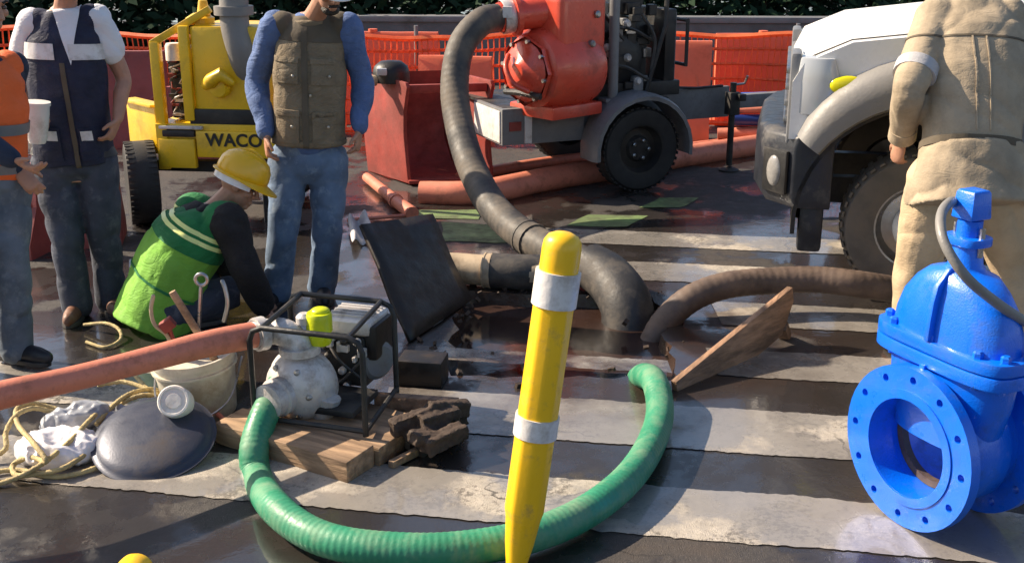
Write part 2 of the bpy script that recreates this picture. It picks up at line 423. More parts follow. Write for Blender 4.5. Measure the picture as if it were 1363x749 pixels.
M_jeangrey = mat('grey_blue_denim', (0.13, 0.165, 0.215), .85, var=.3, scale=8, bump=.15, bscale=300, weave=180, dirt=(.23, .27, .31), dirt_amt=.3, dirt_scale=12)
M_navy = mat('navy_vest_cloth', (0.014, 0.018, 0.045), .8, var=.3, scale=8, bump=.12, bscale=250)
M_tee = mat('white_tee_cloth', (0.74, 0.74, 0.77), .85, var=.06, bump=.1, bscale=200)
M_khakivest = mat('olive_khaki_cloth', (0.20, 0.155, 0.10), .85, var=.18, scale=9, bump=.15, bscale=240)
M_blueshirt = mat('blue_denim_shirt', (0.085, 0.14, 0.30), .85, var=.2, scale=10, bump=.15, bscale=260)
M_orange = mat('orange_hivis_cloth', (0.80, 0.14, 0.03), .8, var=.1, bump=.1, bscale=240)
M_darkblue = mat('dark_blue_sleeve_cloth', (0.018, 0.03, 0.06), .85, var=.25, bump=.1, bscale=240)
M_greenvest = mat('green_vest_cloth', (0.185, 0.43, 0.05), .8, var=.14, scale=7, bump=.12, bscale=240)
M_greendark = mat('dark_green_yoke_cloth', (0.012, 0.16, 0.045), .8, var=.16, scale=7, bump=.12, bscale=240)
M_yelstripe = mat('pale_yellow_tape', (0.75, 0.80, 0.28), .4, var=.06)
M_blackcloth = mat('black_sleeve_cloth', (0.014, 0.012, 0.013), .9, var=.3, bump=.12, bscale=240)
M_khaki = mat('tan_coverall_cloth', (0.47, 0.355, 0.225), .85, var=.14, scale=7, bump=.07, bscale=160, dirt=(.33, .25, .15), dirt_amt=.35, dirt_scale=4)
M_tanshade = mat('shaded_tan_cloth', (0.37, 0.295, 0.205), .85, var=.16, scale=6, bump=.07, bscale=160, dirt=(.24, .19, .13), dirt_amt=.4, dirt_scale=4)  # darker copy of the coverall tan: shade on his back put into the colour
M_hivis = mat('lime_hivis_cloth', (0.62, 0.66, 0.05), .8, var=.1, bump=.1, bscale=240)
M_greysleeve = mat('grey_sleeve_cloth', (0.42, 0.41, 0.42), .85, var=.15, bump=.1, bscale=240)
M_boot = mat('brown_boot_leather', (0.17, 0.075, 0.045), .5, var=.25, bump=.1, dirt=(.26, .17, .13), dirt_amt=.4, dirt_scale=14)
M_shoe = mat('dark_shoe_leather', (0.02, 0.02, 0.025), .5, var=.25, bump=.1, dirt=(.08, .07, .06), dirt_amt=.3)
M_hatw = mat('white_hard_hat', (0.80, 0.79, 0.78), .3, var=.03, bump=0, coat=.3)
M_haty = mat('yellow_hard_hat', (0.85, 0.47, 0.01), .33, var=.05, bump=0, coat=.3, dirt=(.5, .28, .02), dirt_amt=.2)
M_leaf = mat('dark_leaf', (0.012, 0.032, 0.015), .85, var=.3, scale=2.5, bump=0, spec=.15)
M_bark = mat('bark', (0.09, 0.065, 0.045), .85, var=.3, scale=12, bump=.5, bscale=30)
M_text = mat('black_lettering', (0.015, 0.014, 0.012), .5, bump=0)
M_trim = mat('dull_brown_fabric', (0.10, 0.08, 0.055), .85, var=.2)

# ------------------------------------------------------------------ setting: road with the open pit, painted bars, far wall
PIT = [g(600, 500), g(905, 505), g(868, 395), g(612, 388)]          # near left, near right, far right, far left
OUT = [V((-400, -60, 0)), V((400, -60, 0)), V((400, 900, 0)), V((-400, 900, 0))]
def lerp(a, b, t): return a + (b - a) * t
def pit_edge():
    """the ragged broken edge of the pit"""
    pts = []
    for i in range(4):
        a, b = PIT[i], PIT[(i + 1) % 4]
        for k in range(14):
            t = k / 14
            p = lerp(a, b, t)
            n = V(((b - a).y, -(b - a).x, 0)).normalized()
            pts.append(p + n * (noise.noise(p * 6) * .07 + noise.noise(p * 19) * .03) * (1 if k else .3))
    return pts
EDGE = pit_edge()
mb = MB(); ne = len(EDGE)
outr = []
for i in range(4):
    for k in range(14): outr.append(lerp(OUT[i], OUT[(i + 1) % 4], k / 14))
pm_ = sum(PIT, V()) / 4; midr = []
for i in range(4):
    for k in range(14):
        q = lerp(PIT[i], PIT[(i + 1) % 4], k / 14); midr.append(pm_ + (q - pm_) * 1.6)
mb.add(EDGE + midr + outr, [(r_ * ne + i, (r_ + 1) * ne + i, (r_ + 1) * ne + (i + 1) % ne, r_ * ne + (i + 1) % ne) for r_ in (0, 1) for i in range(ne)])
road = mb.build('road', M_asph, kind='structure')
mb = MB()
low = [lerp(p, sum(EDGE, V()) / ne, .05) + V((0, 0, -.16 - .03 * noise.noise(p * 9))) for p in EDGE]
dp = [lerp(p, sum(EDGE, V()) / ne, .16) + V((0, 0, -.45)) for p in EDGE]
mb.rings([EDGE, low, dp], cap=False)
mb.build('pit_wall', M_mud, kind='structure', smooth=60)
mb = MB(); mb.add([lerp(p, sum(EDGE, V()) / ne, -.03).xy.to_3d() + V((0, 0, -.075)) for p in EDGE], [tuple(range(ne))])
mb.build('pit_water', M_water, kind='structure')
# broken stones and clods along the pit rim
mb = MB()
for i in range(60):
    p = random.choice(EDGE); q = p + V((random.gauss(0, .10), random.gauss(0, .10), 0))
    rr = random.uniform(.005, .02); q.z = rr * .4
    a = [V((random.uniform(-1, 1), random.uniform(-1, 1), random.uniform(-1, 1))).normalized() for _ in range(2)]
    x, y, z = frame_of(a[0], a[1]); mb.box(q, (rr * 2, rr * random.uniform(.8, 1.6), rr * random.uniform(.6, 1.3)), (x, y, z))
mb.build('rubble', M_rubble, kind='stuff', smooth=20)

# crosswalk bars
bd = V((0.986, -0.164, 0)); bn = V((0.164, 0.986, 0))
def bar(y0, y1, x0, x1, name='crosswalk_stripe'):
    """y0, y1: where the bar's edges cross x = 1.2"""
    n = int((x1 - x0) / .016); lo = []; hi = []
    for k in range(n + 1):
        x = x0 + (x1 - x0) * k / n
        for lst, y in ((lo, y0), (hi, y1)):
            p = V((x, y - .1663 * (x - 1.2), .004))
            p += bn * noise.noise(p * 3.5) * .014 + bn * noise.noise(p * 23) * .010 + bn * noise.noise(p * 70) * .007
            lst.append(p)
    m = MB(); m.add(lo + hi, [(i, i + 1, n + 2 + i, n + 1 + i) for i in range(n)])
    return m.build(name, M_paint, kind='structure')
bar(3.46, 3.84, -3.6, 5); bar(4.19, 4.64, -.58, 5); bar(4.19, 4.64, -5, -1.5)
bar(5.05, 5.42, 1.0, 5); bar(5.03, 5.2, -.5, .78); bar(5.80, 6.2, 1.15, 5); bar(6.55, 6.95, .55, 6); bar(7.35, 7.72, -.2, 6)
def floor_patch(quad, m, name, z=.005):
    q = [V((p.x, p.y, z)) for p in quad]; a = MB(); ed = []
    for i in range(4):
        for k in range(8):
            p = lerp(q[i], q[(i + 1) % 4], k / 8); ed.append(p + V((noise.noise(p * 4), noise.noise(p * 4 + V((9, 0, 0))), 0)) * .03)
    a.add(ed, [tuple(range(len(ed)))]); return a.build(name, m, kind='structure')
floor_patch([g(752, 302), g(835, 302), g(862, 288), g(785, 286)], M_greenpaint, 'green_road_marking')
floor_patch([g(850, 277), g(905, 277), g(932, 264), g(880, 264)], M_greenpaint, 'green_road_marking')
floor_patch([g(590, 322), g(700, 324), g(705, 303), g(588, 296)], M_greenpaint, 'green_road_marking')
floor_patch([g(540, 292), g(640, 292), g(640, 280), g(545, 280)], M_greenpaint, 'green_road_marking')

# far wall and hedge
w0, w1 = V((-2.2, 16, 0)), V((13, 15.2, 0))
t = thing('boundary_wall', 'low grey rendered wall running behind the orange net fence', 'wall', (5, 15.6, 0))
mb = MB(); mb.beam(w0 + V((0, 0, .42)), w1 + V((0, 0, .42)), .84, .25, V((0, 1, 0))); mb.v = [V((p.x, p.y, p.z)) for p in mb.v]
mb = MB(); d = (w1 - w0).normalized(); nrm = V((-d.y, d.x, 0))
mb.box((w0 + w1) / 2 + V((0, 0, .41)), ((w1 - w0).length, .22, .82), (d, nrm, V((0, 0, 1)))); mb.build('wall_body', M_wall, t, bevel=.01)
mb = MB(); mb.box((w0 + w1) / 2 + V((0, 0, .862)), ((w1 - w0).length + .04, .30, .08), (d, nrm, V((0, 0, 1)))); mb.build('coping', M_greysteel, t, bevel=.012)

# clipped hedge, a mass of leaves with a woody core
t = thing('hedge', 'dense dark green hedge standing behind the low grey wall', 'hedge', (2, 17, 0))
m = MB(); rnd = random.Random(12)
for _ in range(26000):
    p = V((rnd.uniform(-12, 14), 17 + rnd.gauss(0, .35), rnd.uniform(.05, 1.45) + rnd.gauss(0, .06)))
    a = V((rnd.gauss(0, 1), rnd.gauss(0, 1), rnd.gauss(0, .6))).normalized(); b_ = a.orthogonal().normalized(); s_ = .11 * rnd.uniform(.6, 1.3)
    m.add([p - a * s_, p + b_ * s_ * .5, p + a * s_, p - b_ * s_ * .5], [(0, 1, 2, 3)])
m.build('foliage', M_leaf, t, smooth=None, kind='stuff')
m = MB()
for k in range(60): x = -12 + k * .44; m.tube([(x, 17, 0), (x + rnd.uniform(-.1, .1), 17.05, .9), (x + rnd.uniform(-.2, .2), 16.95, 1.35)], [.03, .02, .01], 5)
m.build('stems', M_bark, t, kind='stuff')
# ------------------------------------------------------------------ orange net fence
def fence_xy(x): return V((x, 12.0 + .25 * math.sin(x * .9) - .02 * x, 0))
t = thing('safety_fence', 'orange plastic safety net fence stretched across the back of the works', 'fence', (0, 12, 0))
m = MB(); x = -7.2
def netpt(x, z):
    p = fence_xy(x); sag = .035 * math.sin(x * 2.1) * (z > .9) + .02 * noise.noise(V((x * 2, z * 3, 1)))
    return p + V((.02 * noise.noise(V((x * 3, z * 4, 5))), .05 * noise.noise(V((x * 1.5, z * 2.5, 0))), z + sag))
while x < 7.2:
    m.tube([netpt(x, .04 + k * .16) for k in range(7)], .022, 4, cap=False, ell=[(1, .3)] * 7); x += .062
for z in (.04, .2, .36, .52, .68, .84, 1.0):
    m.tube([netpt(-7.2 + .12 * k, z) for k in range(121)], .028 if z in (.04, 1.0) else .016, 4, cap=False)
m.build('net', M_net, t, kind='stuff', smooth=None)
for k in range(8):
    x = -7 + 2 * k; p = fence_xy(x) + V((0, .06, 0)); m = MB(); m.tube([p, p + V((.01, 0, 1.1))], .022, 8); m.build('post', M_greysteel, t)

def barrier(px0, Y0, px1, Y1, h, label, m_, cat='barrier', group='plastic barriers along the back fence'):
    a = V((at(px0, 150, Y0).x, Y0, 0)); b = V((at(px1, 150, Y1).x, Y1, 0))
    d = (b - a); Ln = d.length; d.normalize(); n = V((-d.y, d.x, 0)); c = (a + b) / 2
    t = thing('barrier', label, cat, c, group)
    prof = [(-.22, .0), (-.22, .10), (-.15, .22), (-.085, h * .55), (-.06, h - .03), (-.04, h), (.04, h), (.06, h - .03), (.085, h * .55), (.15, .22), (.22, .10), (.22, 0)]
    nx = max(3, int(Ln / .2)); rings = []
    for k in range(nx + 1):
        s_ = -Ln / 2 + Ln * k / nx
        rings.append([c + d * s_ + n * (y * (1 + .06 * math.sin(k * 1.6))) + V((0, 0, z + .012 * noise.noise(V((s_ * 2, y * 3, h))))) for y, z in prof])
    mb = MB(); mb.rings(rings); mb.build('shell', m_, t, bevel=.0, smooth=50)
    for s_ in (-.28, .28):
        mb = MB(); pts = [c + d * (Ln * s_ + .10 * math.sin(q * 1.2)) + n * -(.10 - .02 * q) + V((0, 0, h * (.45 + .11 * q))) for q in range(5)]
        mb.tube(pts, .016, 6); mb.build('rib', m_, t)
    mb = MB(); mb.tube([c + d * (-.06) + V((0, 0, h - .005)), c + d * (-.06) + V((0, 0, h + .03))], .05, 12); mb.build('filler_cap', m_, t)
    return t
barrier(430, 12.55, 585, 12.5, .98, 'orange plastic barrier behind the net between the khaki vest man and the hose', M_barrier)
barrier(560, 11.3, 655, 11.2, .86, 'orange plastic barrier behind the curved black hose', M_barrier)
barrier(812, 11.4, 943, 11.3, 1.0, 'orange plastic barrier with curved ribs behind the engine and trailer wheel', M_barrier)
barrier(948, 12.45, 1085, 12.4, .97, 'dull orange barrier behind the stacked blue hoses', M_barrier)
barrier(110, 11.1, 226, 11.2, .92, 'faded red barrier left of the yellow pump', M_redbar)
barrier(-70, 7.35, 42, 7.25, .60, 'low faded red barrier behind the orange vest worker', M_redbar)
barrier(56, 7.5, 148, 7.6, .60, 'low faded red barrier behind the legs of the navy vest man', M_redbar)
barrier(225, 10.2, 340, 10.4, .7, 'faded red barrier under the yellow pump', M_redbar)

# stacked lay-flat hoses at the back right
def hose_thing(name, label, pts, r, m_, seg=14, n=6, group=None, cat='hose', ribs=0, coupl=None, ramp=.012):
    P = bez(pts, n); t = thing(name, label, cat, V((P[0].x, P[0].y, 0)), group)
    m = MB()
    if ribs:
        # corrugated suction hose: a helix of small swellings
        D = [0]
        for a, b in zip(P, P[1:]): D.append(D[-1] + (b - a).length)
        Q = []; rr = []; k = 0; s_ = 0
        while s_ < D[-1]:
            while D[k + 1] < s_: k += 1
            u = (s_ - D[k]) / max(1e-6, D[k + 1] - D[k]); Q.append(lerp(P[k], P[k + 1], u))
            rr.append((r(s_ / D[-1]) if callable(r) else r) * (1 + ramp * math.cos(2 * math.pi * s_ / ribs))); s_ += ribs / 4
        m.tube(Q, rr, seg); b = m.build('hose_body', m_, t, smooth=80)
    else:
        rr = [(r(k / (len(P) - 1)) if callable(r) else r) * (1 + .03 * noise.noise(P[k] * 5)) for k in range(len(P))]
        m.tube(P, rr, seg); b = m.build('hose_body', m_, t, smooth=80)
    for c in (coupl or []):
        k0, w, rc, mc = c
        i = min(len(P) - 2, max(1, int(k0 * (len(P) - 1)))); d = (P[i + 1] - P[i - 1]).normalized(); m = MB()
        m.lathe([(rc * .9, -w / 2), (rc * 1.04, -w / 2), (rc * 1.04, -w * .3), (rc, -w * .28), (rc, w * .28), (rc * 1.04, w * .3), (rc * 1.04, w / 2), (rc * .9, w / 2)], P[i], d, 20)
        m.build('coupling', mc, t, smooth=40)
    return t, P
gs = 'lay-flat hoses stacked along the back fence'
hose_thing('stacked_hose', 'bright blue hose topmost of the stack beside the truck', [at(972, 131, 11.0), at(1000, 130, 10.95), at(1050, 131, 10.9), V((3.6, 10.8, .36))], .05, M_bluehose, group=gs)
hose_thing('stacked_hose', 'thin pink hose lying between the blue and navy hoses', [at(975, 147, 10.95), at(1005, 146, 10.9), at(1050, 146, 10.85), V((3.6, 10.7, .27))], .034, M_pink, group=gs)
hose_thing('stacked_hose', 'dark navy hose below the pink one beside the truck', [at(976, 160, 10.9), at(1005, 160, 10.9), at(1050, 161, 10.85), V((3.6, 10.7, .18))], .055, M_navyhose, group=gs)
hose_thing('stacked_hose', 'pinkish hose lowest of the stack beside the truck', [at(955, 178, 10.95), at(1000, 177, 10.9), at(1050, 178, 10.85), V((3.6, 10.7, .05))], .055, M_pink, group=gs)
hose_thing('layflat_hose', 'wide salmon hose lying on the road under the red pump trailer', [g(560, 258, .06), g(640, 256, .08), g(730, 238, .09), g(830, 222, .09), g(930, 205, .085), g(1030, 190, .08), g(1110, 180, .08)], .10, M_pink, 16)
hose_thing('layflat_hose', 'thin salmon hose running behind the wide one under the trailer', [g(610, 236, .04), g(740, 214, .045), g(880, 200, .045), g(1020, 184, .045)], .048, M_pink)
t, P = hose_thing('hose_offcut', 'short salmon hose end lying in front of the red steel skip', [g(488, 236, .05), g(508, 252, .05), g(530, 270, .05), g(549, 284, .04)], lambda s_: .04 + .012 * s_, M_pink, coupl=[(.62, .06, .055, M_pink)])
m = MB(); m.tube([g(462, 293, .02), g(548, 286, .02)], .014, 8); tag(m.build('thin_hose', M_pink), 'thin straight pink hose lying behind the leaning dark plate', 'hose')
m = MB(); rnd = random.Random(5)
rows = []
for j in range(7):
    rows.append([lerp(lerp(g(462, 300), g(486, 292), i / 6), lerp(g(468, 334), g(498, 322), i / 6), j / 6) + V((0, 0, .05 + .05 * noise.noise(V((i * .8, j * .9, 3))) + .05 * math.sin(i * 1.4))) for i in range(7)])
m.add([p for r_ in rows for p in r_], [(j * 7 + i, j * 7 + i + 1, (j + 1) * 7 + i + 1, (j + 1) * 7 + i) for j in range(6) for i in range(6)])
o = m.build('white_rag', M_greysleeve, smooth=179); md = o.modifiers.new('thick', 'SOLIDIFY'); md.thickness = .012; md = o.modifiers.new('sub', 'SUBSURF'); md.levels = md.render_levels = 2
tag(o, 'crumpled pale rag lying on the road behind the khaki vest man', 'rag')

# ------------------------------------------------------------------ wheel
def wheel(parent, c, axis, r, w, mt, mr, rimr, hub=None, lugs=5):
    """tyre with tread blocks, dished rim, lug nuts; axis points out of the visible face"""
    c = V(c); axis = V(axis).normalized(); m = MB()
    prof = [(rimr, -w * .42), (r * .80, -w / 2), (r * .93, -w * .47), (r * .985, -w * .36), (r, -w * .2), (r, w * .2), (r * .985, w * .36), (r * .93, w * .47), (r * .80, w / 2), (rimr, w * .42), (rimr * .97, w * .2), (rimr * .97, -w * .2)]
    m.lathe(prof, c, axis, 44, close=True)
    x, y, z = frame_of(axis)
    for k in range(44):
        a = 2 * math.pi * k / 44; d = x * math.cos(a) + y * math.sin(a); tn = y * math.cos(a) - x * math.sin(a)
        for s_ in (-.33, .33): m.box(c + d * (r * .99) + axis * (w * s_), (r * .075, w * .26, r * .03), (tn, axis, d))
    ty = m.build('tyre', mt, parent, smooth=40)
    m = MB(); f = w * .36
    m.lathe([(rimr * 1.0, f), (rimr * 1.03, f + .015), (rimr * .96, f + .012), (rimr * .88, f - .03), (rimr * .82, f - .06), (rimr * .55, f - .05), (rimr * .45, f - .02), (rimr * .28, f - .015), (0, f - .015)], c, axis, 32, cap=False)
    rim = m.build('rim', mr, parent, smooth=40)
    for k in range(lugs):
        m = MB(); a = 2 * math.pi * k / lugs; p = c + (x * math.cos(a) + y * math.sin(a)) * rimr * .37
        m.lathe([(.016, f - .02), (.016, f + .012), (.008, f + .018), (0, f + .018)], p, axis, 6); m.build('lug_nut', M_steel, rim)
    if hub:
        m = MB(); m.lathe([(rimr * hub, f - .02), (rimr * hub, f + .035), (rimr * hub * .85, f + .075), (rimr * hub * .5, f + .09), (0, f + .09)], c, axis, 24); m.build('hub_cap', M_white, rim, smooth=40)
    return ty

# ------------------------------------------------------------------ red trailer pump
O = g(853, 255); u = V((.922, .387, 0)); w = V((-.387, .922, 0)); Z = V((0, 0, 1)); AX = (u, w, Z)
def L(a, b, z): return O + u * a + w * b + Z * z
T = thing('trailer_pump', 'red pump with black engine mounted on a grey two wheel trailer', 'pump', O)
wheel(T, L(0, .10, .345), -w, .345, .20, M_tyreblk, M_darksteel, .20)
wheel(T, L(0, 1.45, .345), w, .345, .20, M_tyreblk, M_darksteel, .20)
m = MB(); m.tube([L(0, .1, .345), L(0, 1.45, .345)], .045, 10); m.build('axle', M_darksteel, T)
for b0 in (0, 1.34):
    m = MB(); rings = []
    for k in range(15):
        a = R(-8 + 196 * k / 14); ro = .44
        pr_ = []
        for bb, rr in ((-.05, ro - .03), (-.05, ro), (.0, ro + .02), (.22, ro + .02), (.26, ro), (.26, ro - .03), (.22, ro - .008), (.0, ro - .008)):
            pr_.append(L(math.cos(a) * rr, b0 + bb - .01, .345 + math.sin(a) * rr))
        rings.append(pr_)
    m.rings(rings); m.build('fender', M_greysteel, T, smooth=40)
# frame: side channels, cross pieces, tongue
for b0 in (.30, 1.25):
    m = MB(); m.box(L(-.36, b0, .60), (1.46, .05, .20), AX); m.build('side_rail', M_greysteel, T, bevel=.008)
m = MB(); m.box(L(-.78, .53, .565), (.72, .62, .29), AX); fb = m.build('fuel_box', M_greysteel, T, bevel=.012)
m = MB(); m.box(L(-.92, .21, .565), (.06, .012, .27), AX); m.build('reflective_strip', M_refl, fb)
m = MB(); m.box(L(-1.03, .213, .57), (.10, .012, .07), AX); m.build('label_plate', M_rust, fb)
m = MB(); m.box(L(-1.145, .53, .565), (.012, .56, .25), AX); m.build('sunlit_end_plate', M_refl, fb, bevel=.004)  # white plate paints the sunlit look of the grey box's end face
m = MB(); m.box(L(-.36, .78, .70), (1.5, 1.0, .025), AX); m.build('deck_plate', M_darksteel, T)
m = MB(); m.box(L(.78, .55, .60), (.75, .05, .27), AX); m.build('tongue_plate', M_greysteel, T, bevel=.008)
m = MB(); m.beam(L(.5, .75, .56), L(1.9, .75, .56), .10, .12); m.build('drawbar', M_greysteel, T, bevel=.008)
m = MB(); m.lathe([(.035, -.06), (.075, -.03), (.075, .03), (.035, .06)], L(1.93, .75, .56), w, 14); m.build('tow_ring', M_darksteel, T)
m = MB(); m.tube([L(1.12, .42, .78), L(1.12, .42, .05)], .028, 10); j = m.build('jack_stand', M_darksteel, T)
m = MB(); m.lathe([(.09, 0), (.09, .015), (.03, .04), (0, .04)], L(1.12, .42, .0), Z, 14); m.build('foot', M_darksteel, j)
m = MB(); m.box(L(1.12, .42, .60), (.10, .10, .20), AX); m.box(L(1.16, .36, .66), (.06, .10, .06), AX); m.build('clamp', M_darksteel, j, bevel=.01)
m = MB(); m.tube([L(1.12, .42, .76), L(1.22, .40, .77), L(1.22, .36, .84)], .011, 6); m.build('crank', M_steel, j)
m = MB(); m.tube([L(1.05, .48, .75), L(.8, .5, .74), L(.55, .48, .76)], .012, 6); m.build('cable', M_black, T)
# pump casing: octagonal lit cover, barrel and priming chamber
pu = V((.74, .67, 0)).normalized(); pw = V((-pu.y, pu.x, 0)); PA = (pu, pw, Z)
cv = at(696, 96, 8.75); pc = cv + pu * .36
def PL_(a, b, z): return pc + pu * a + pw * b + Z * z
m = MB(); m.lathe([(.0, -.30), (.22, -.30), (.29, -.27), (.325, -.20), (.335, .02), (.325, .18), (.29, .28), (.18, .33), (.0, .33)], pc, pu, 30)
cas = m.build('pump_casing', M_red, T, smooth=40)
m = MB(); m.lathe([(.265, -.345), (.265, -.30), (.0, -.30)], pc, pu, 8, cap=False); m.lathe([(.0, -.43), (.07, -.43), (.10, -.40), (.19, -.37), (.235, -.34), (.0, -.33)], pc, pu, 20); m.build('front_cover', M_red, cas, smooth=30, bevel=.006)
for k in range(8):
    a = k * math.pi / 4 + .2; m = MB(); m.lathe([(.016, -.37), (.016, -.33), (0, -.33)][::-1], pc + pw * (math.cos(a) * .235) + Z * (math.sin(a) * .235), pu, 6); m.build('bolt', M_steel, cas)
m = MB(); m.tube(bez([pc - pu * .42 + Z * .12 + pw * .10, pc - pu * .50 + Z * .04 + pw * .04, pc - pu * .50 - Z * .07 - pw * .04, pc - pu * .42 - Z * .13 - pw * .12]), .022, 10, round_end=True)
m.build('cover_handle', M_red, cas, smooth=60)
m = MB(); m.tube([pc - pu * .36 - Z * .17 - pw * .2, pc - pu * .41 - Z * .15, pc - pu * .36 - Z * .17 + pw * .2], .026, 8); m.build('clamp_bar', M_darksteel, cas)
m = MB(); m.box(PL_(.06, 0, .36), (.50, .50, .46), PA); cham = m.build('priming_chamber', M_red, T, bevel=.07, bseg=4)
for aa, bb, zz in ((.18, -.25, .42), (.12, -.26, .20), (.24, -.25, .05)):
    m = MB(); m.lathe([(.0, -.02), (.03, -.02), (.03, .02), (.018, .032), (.0, .032)], PL_(aa, bb, zz), -pw, 8); m.build('plug', M_steel, cham)
m = MB(); m.tube([PL_(.05, 0, .56), PL_(.05, 0, .9)], .15, 20); m.lathe([(.15, 0), (.20, 0), (.20, .035), (.15, .035)], PL_(.05, 0, .64), Z, 20); m.build('outlet_neck', M_red, cham, smooth=40)
m = MB(); m.box(PL_(.0, .0, -.31), (.55, .50, .10), PA); m.build('pump_foot', M_red, T, bevel=.02)
sp0 = at(690, 20, 8.85); sd0 = V((-.86, -.30, -.10)).normalized()
m = MB(); m.lathe([(.14, -.26), (.12, -.08), (.12, .0), (.16, .01), (.16, .045), (.12, .05), (.112, .16)], sp0, sd0, 20); sp = m.build('suction_port', M_red, T, smooth=40)
m = MB(); m.lathe([(.125, .05), (.130, .06), (.130, .13), (.125, .14)], sp0, sd0, 20, cap=False); m.box(sp0 + sd0 * .09 + V((.0, -.12, .04)), (.07, .05, .08)); m.build('hose_clamp', M_cast, sp, smooth=40)
# engine
m = MB(); m.box(L(-.05, .62, 1.06), (.52, .55, .62), AX); eng = m.build('engine_block', M_darksteel, T, bevel=.03)
rnd = random.Random(3)
for k in range(26):
    m = MB(); m.box(L(rnd.uniform(-.3, .22), rnd.uniform(.28, .36), rnd.uniform(.80, 1.55)), (rnd.uniform(.03, .12), .07, rnd.uniform(.03, .12)), AX); m.build('fitting', (M_darksteel, M_greysteel, M_darksteel, M_steel)[k % 4], eng, bevel=.006, bseg=1)
for k in range(7):
    m = MB(); q = L(rnd.uniform(-.35, .2), .27, rnd.uniform(.85, 1.5)); m.lathe([(.0, 0), (.03, 0), (.035, .02), (.02, .05), (0, .05)], q, -w, 10); m.build('fitting', M_cast, eng)
m = MB(); m.lathe([(.13, -.12), (.14, -.1), (.14, .12), (.10, .14), (0, .14)], L(.05, .5, 1.52), w, 18); m.build('air_filter', M_darksteel, eng, smooth=40)
m = MB(); m.lathe([(.20, 0), (.20, .03), (.15, .05), (.05, .06), (0, .06)], L(-.06, .34, 1.05), -w, 24); m.build('flywheel_cover', M_darksteel, eng, smooth=40)
for (p0, p1, p2) in (((-.3, .28, 1.25), (-.05, .24, 1.30), (.24, .3, 1.18)), ((-.28, .3, .9), (-.1, .22, 1.0), (.2, .26, .86)), ((-.3, .3, 1.5), (-.2, .25, 1.35), (-.05, .28, 1.2)), ((.1, .26, 1.4), (.22, .25, 1.2), (.2, .26, .95))):
    m = MB(); m.tube(bez([L(*p0), L(*p1), L(*p2)]), .014, 6); m.build('engine_hose', M_black, eng)
m = MB(); m.box(L(.40, .6, 1.12), (.10, .60, .62), AX); rad = m.build('radiator', M_darksteel, T, bevel=.015)
m = MB()
for k in range(9): m.box(L(.46, .34 + k * .065, 1.12), (.02, .015, .56), AX)
m.build('radiator_fins', M_greysteel, rad)
m = MB(); m.tube([L(.52, .24, 1.34), L(.52, .24, .98), L(.52, .9, .98), L(.52, .9, 1.34)], .018, 8, close=True); m.build('guard_tube', M_darksteel, T)
m = MB(); m.tube([L(.15, .26, .74), L(.32, .26, 1.3), L(.36, .3, 1.75)], .02, 8); m.build('brace_tube', M_darksteel, T)
m = MB(); m.box(L(.05, .6, .79), (.9, .62, .12), AX); m.build('engine_bed', M_darksteel, T, bevel=.01)
m = MB(); m.tube([L(-.18, .20, .72), L(-.18, .20, 1.85)], .042, 14); po = m.build('lifting_post', M_greysteel, T)
m = MB(); m.box(L(-.18, .24, .735), (.18, .2, .03), AX); m.build('post_base', M_greysteel, po, bevel=.006)
m = MB(); m.tube([L(-.18, .20, 1.85), L(-.1, .45, 2.02), L(-.1, .8, 1.95), L(-.1, .95, .72)], .035, 10); m.build('lifting_bow', M_greysteel, T)
m = MB(); m.lathe([(.09, 0), (.09, .35), (.05, .38), (.05, .5), (0, .5)], L(.2, .85, 1.4), Z, 16); m.build('exhaust', M_darksteel, T, smooth=40)

# ------------------------------------------------------------------ red steel skip left of the trailer
a0 = g(542, 247); a1 = a0 + V((.72, .14, 0)); a2 = a0 + V((-.42, .62, 0)); hh = .86
t = thing('steel_skip', 'dull red steel scoop bucket with curved cheek plates left of the black hose', 'skip', a0)
e1 = (a1 - a0); e2 = (a2 - a0); n1 = V((e1.x, e1.y, 0)).normalized()
def cheek(o_, name):
    prof = [(-.02, .02), (.02, .22), (.055, .42), (.04, .62), (-.05, hh - .04), (-.02, hh), (.55, hh + .01), (1.0, hh), (1.02, .3), (.96, .0)]
    mm = MB(); mm.prism([o_ + e2 * f_ + Z * z_ for f_, z_ in prof], n1 * .03); return mm.build(name, M_rust, t, bevel=.006)
ck = cheek(a0, 'cheek_plate'); cheek(a1 - n1 * .03, 'cheek_plate')
m = MB(); rings = []
for f_, z_ in ((.02, .03), (.45, .012), (.85, .06), (1.0, .25), (1.03, .55), (.97, hh - .01)):
    b_ = a0 + e2 * f_ + Z * z_; d_ = e2.normalized() * -.012 + Z * .02
    rings.append([b_ + n1 * .03, b_ + n1 * (e1.length - .03), b_ + n1 * (e1.length - .03) + d_, b_ + n1 * .03 + d_])
m.rings(rings); m.build('curved_back', M_rust, t, smooth=60)
m = MB(); m.beam(a0 + e2 * .05 + n1 * .03 + Z * (hh - .06), a1 + e2 * .05 - n1 * .03 + Z * (hh - .06), .05, .07); m.build('top_bar', M_rust, t, bevel=.006)
m = MB(); m.beam(a0 + e2 * .0 + n1 * .01 + Z * .035, a1 + e2 * .0 - n1 * .01 + Z * .035, .10, .03); m.build('cutting_edge', M_rust, t, bevel=.004)
q = lerp(a0, a2, .42) + Z * (hh + .02) + e1 * .06
t = thing('pump_head', 'small dark domed motor with a pale plate on the rim of the red skip', 'motor', q)
m = MB(); m.lathe([(.155, -.05), (.155, .03), (.14, .08), (.09, .12), (0, .13)], q, Z, 22); hd = m.build('housing', M_darksteel, t, smooth=40)
m = MB(); m.box(q + V((-.06, -.135, .05)), (.085, .06, .06)); m.build('plate', M_glass, hd, bevel=.012)
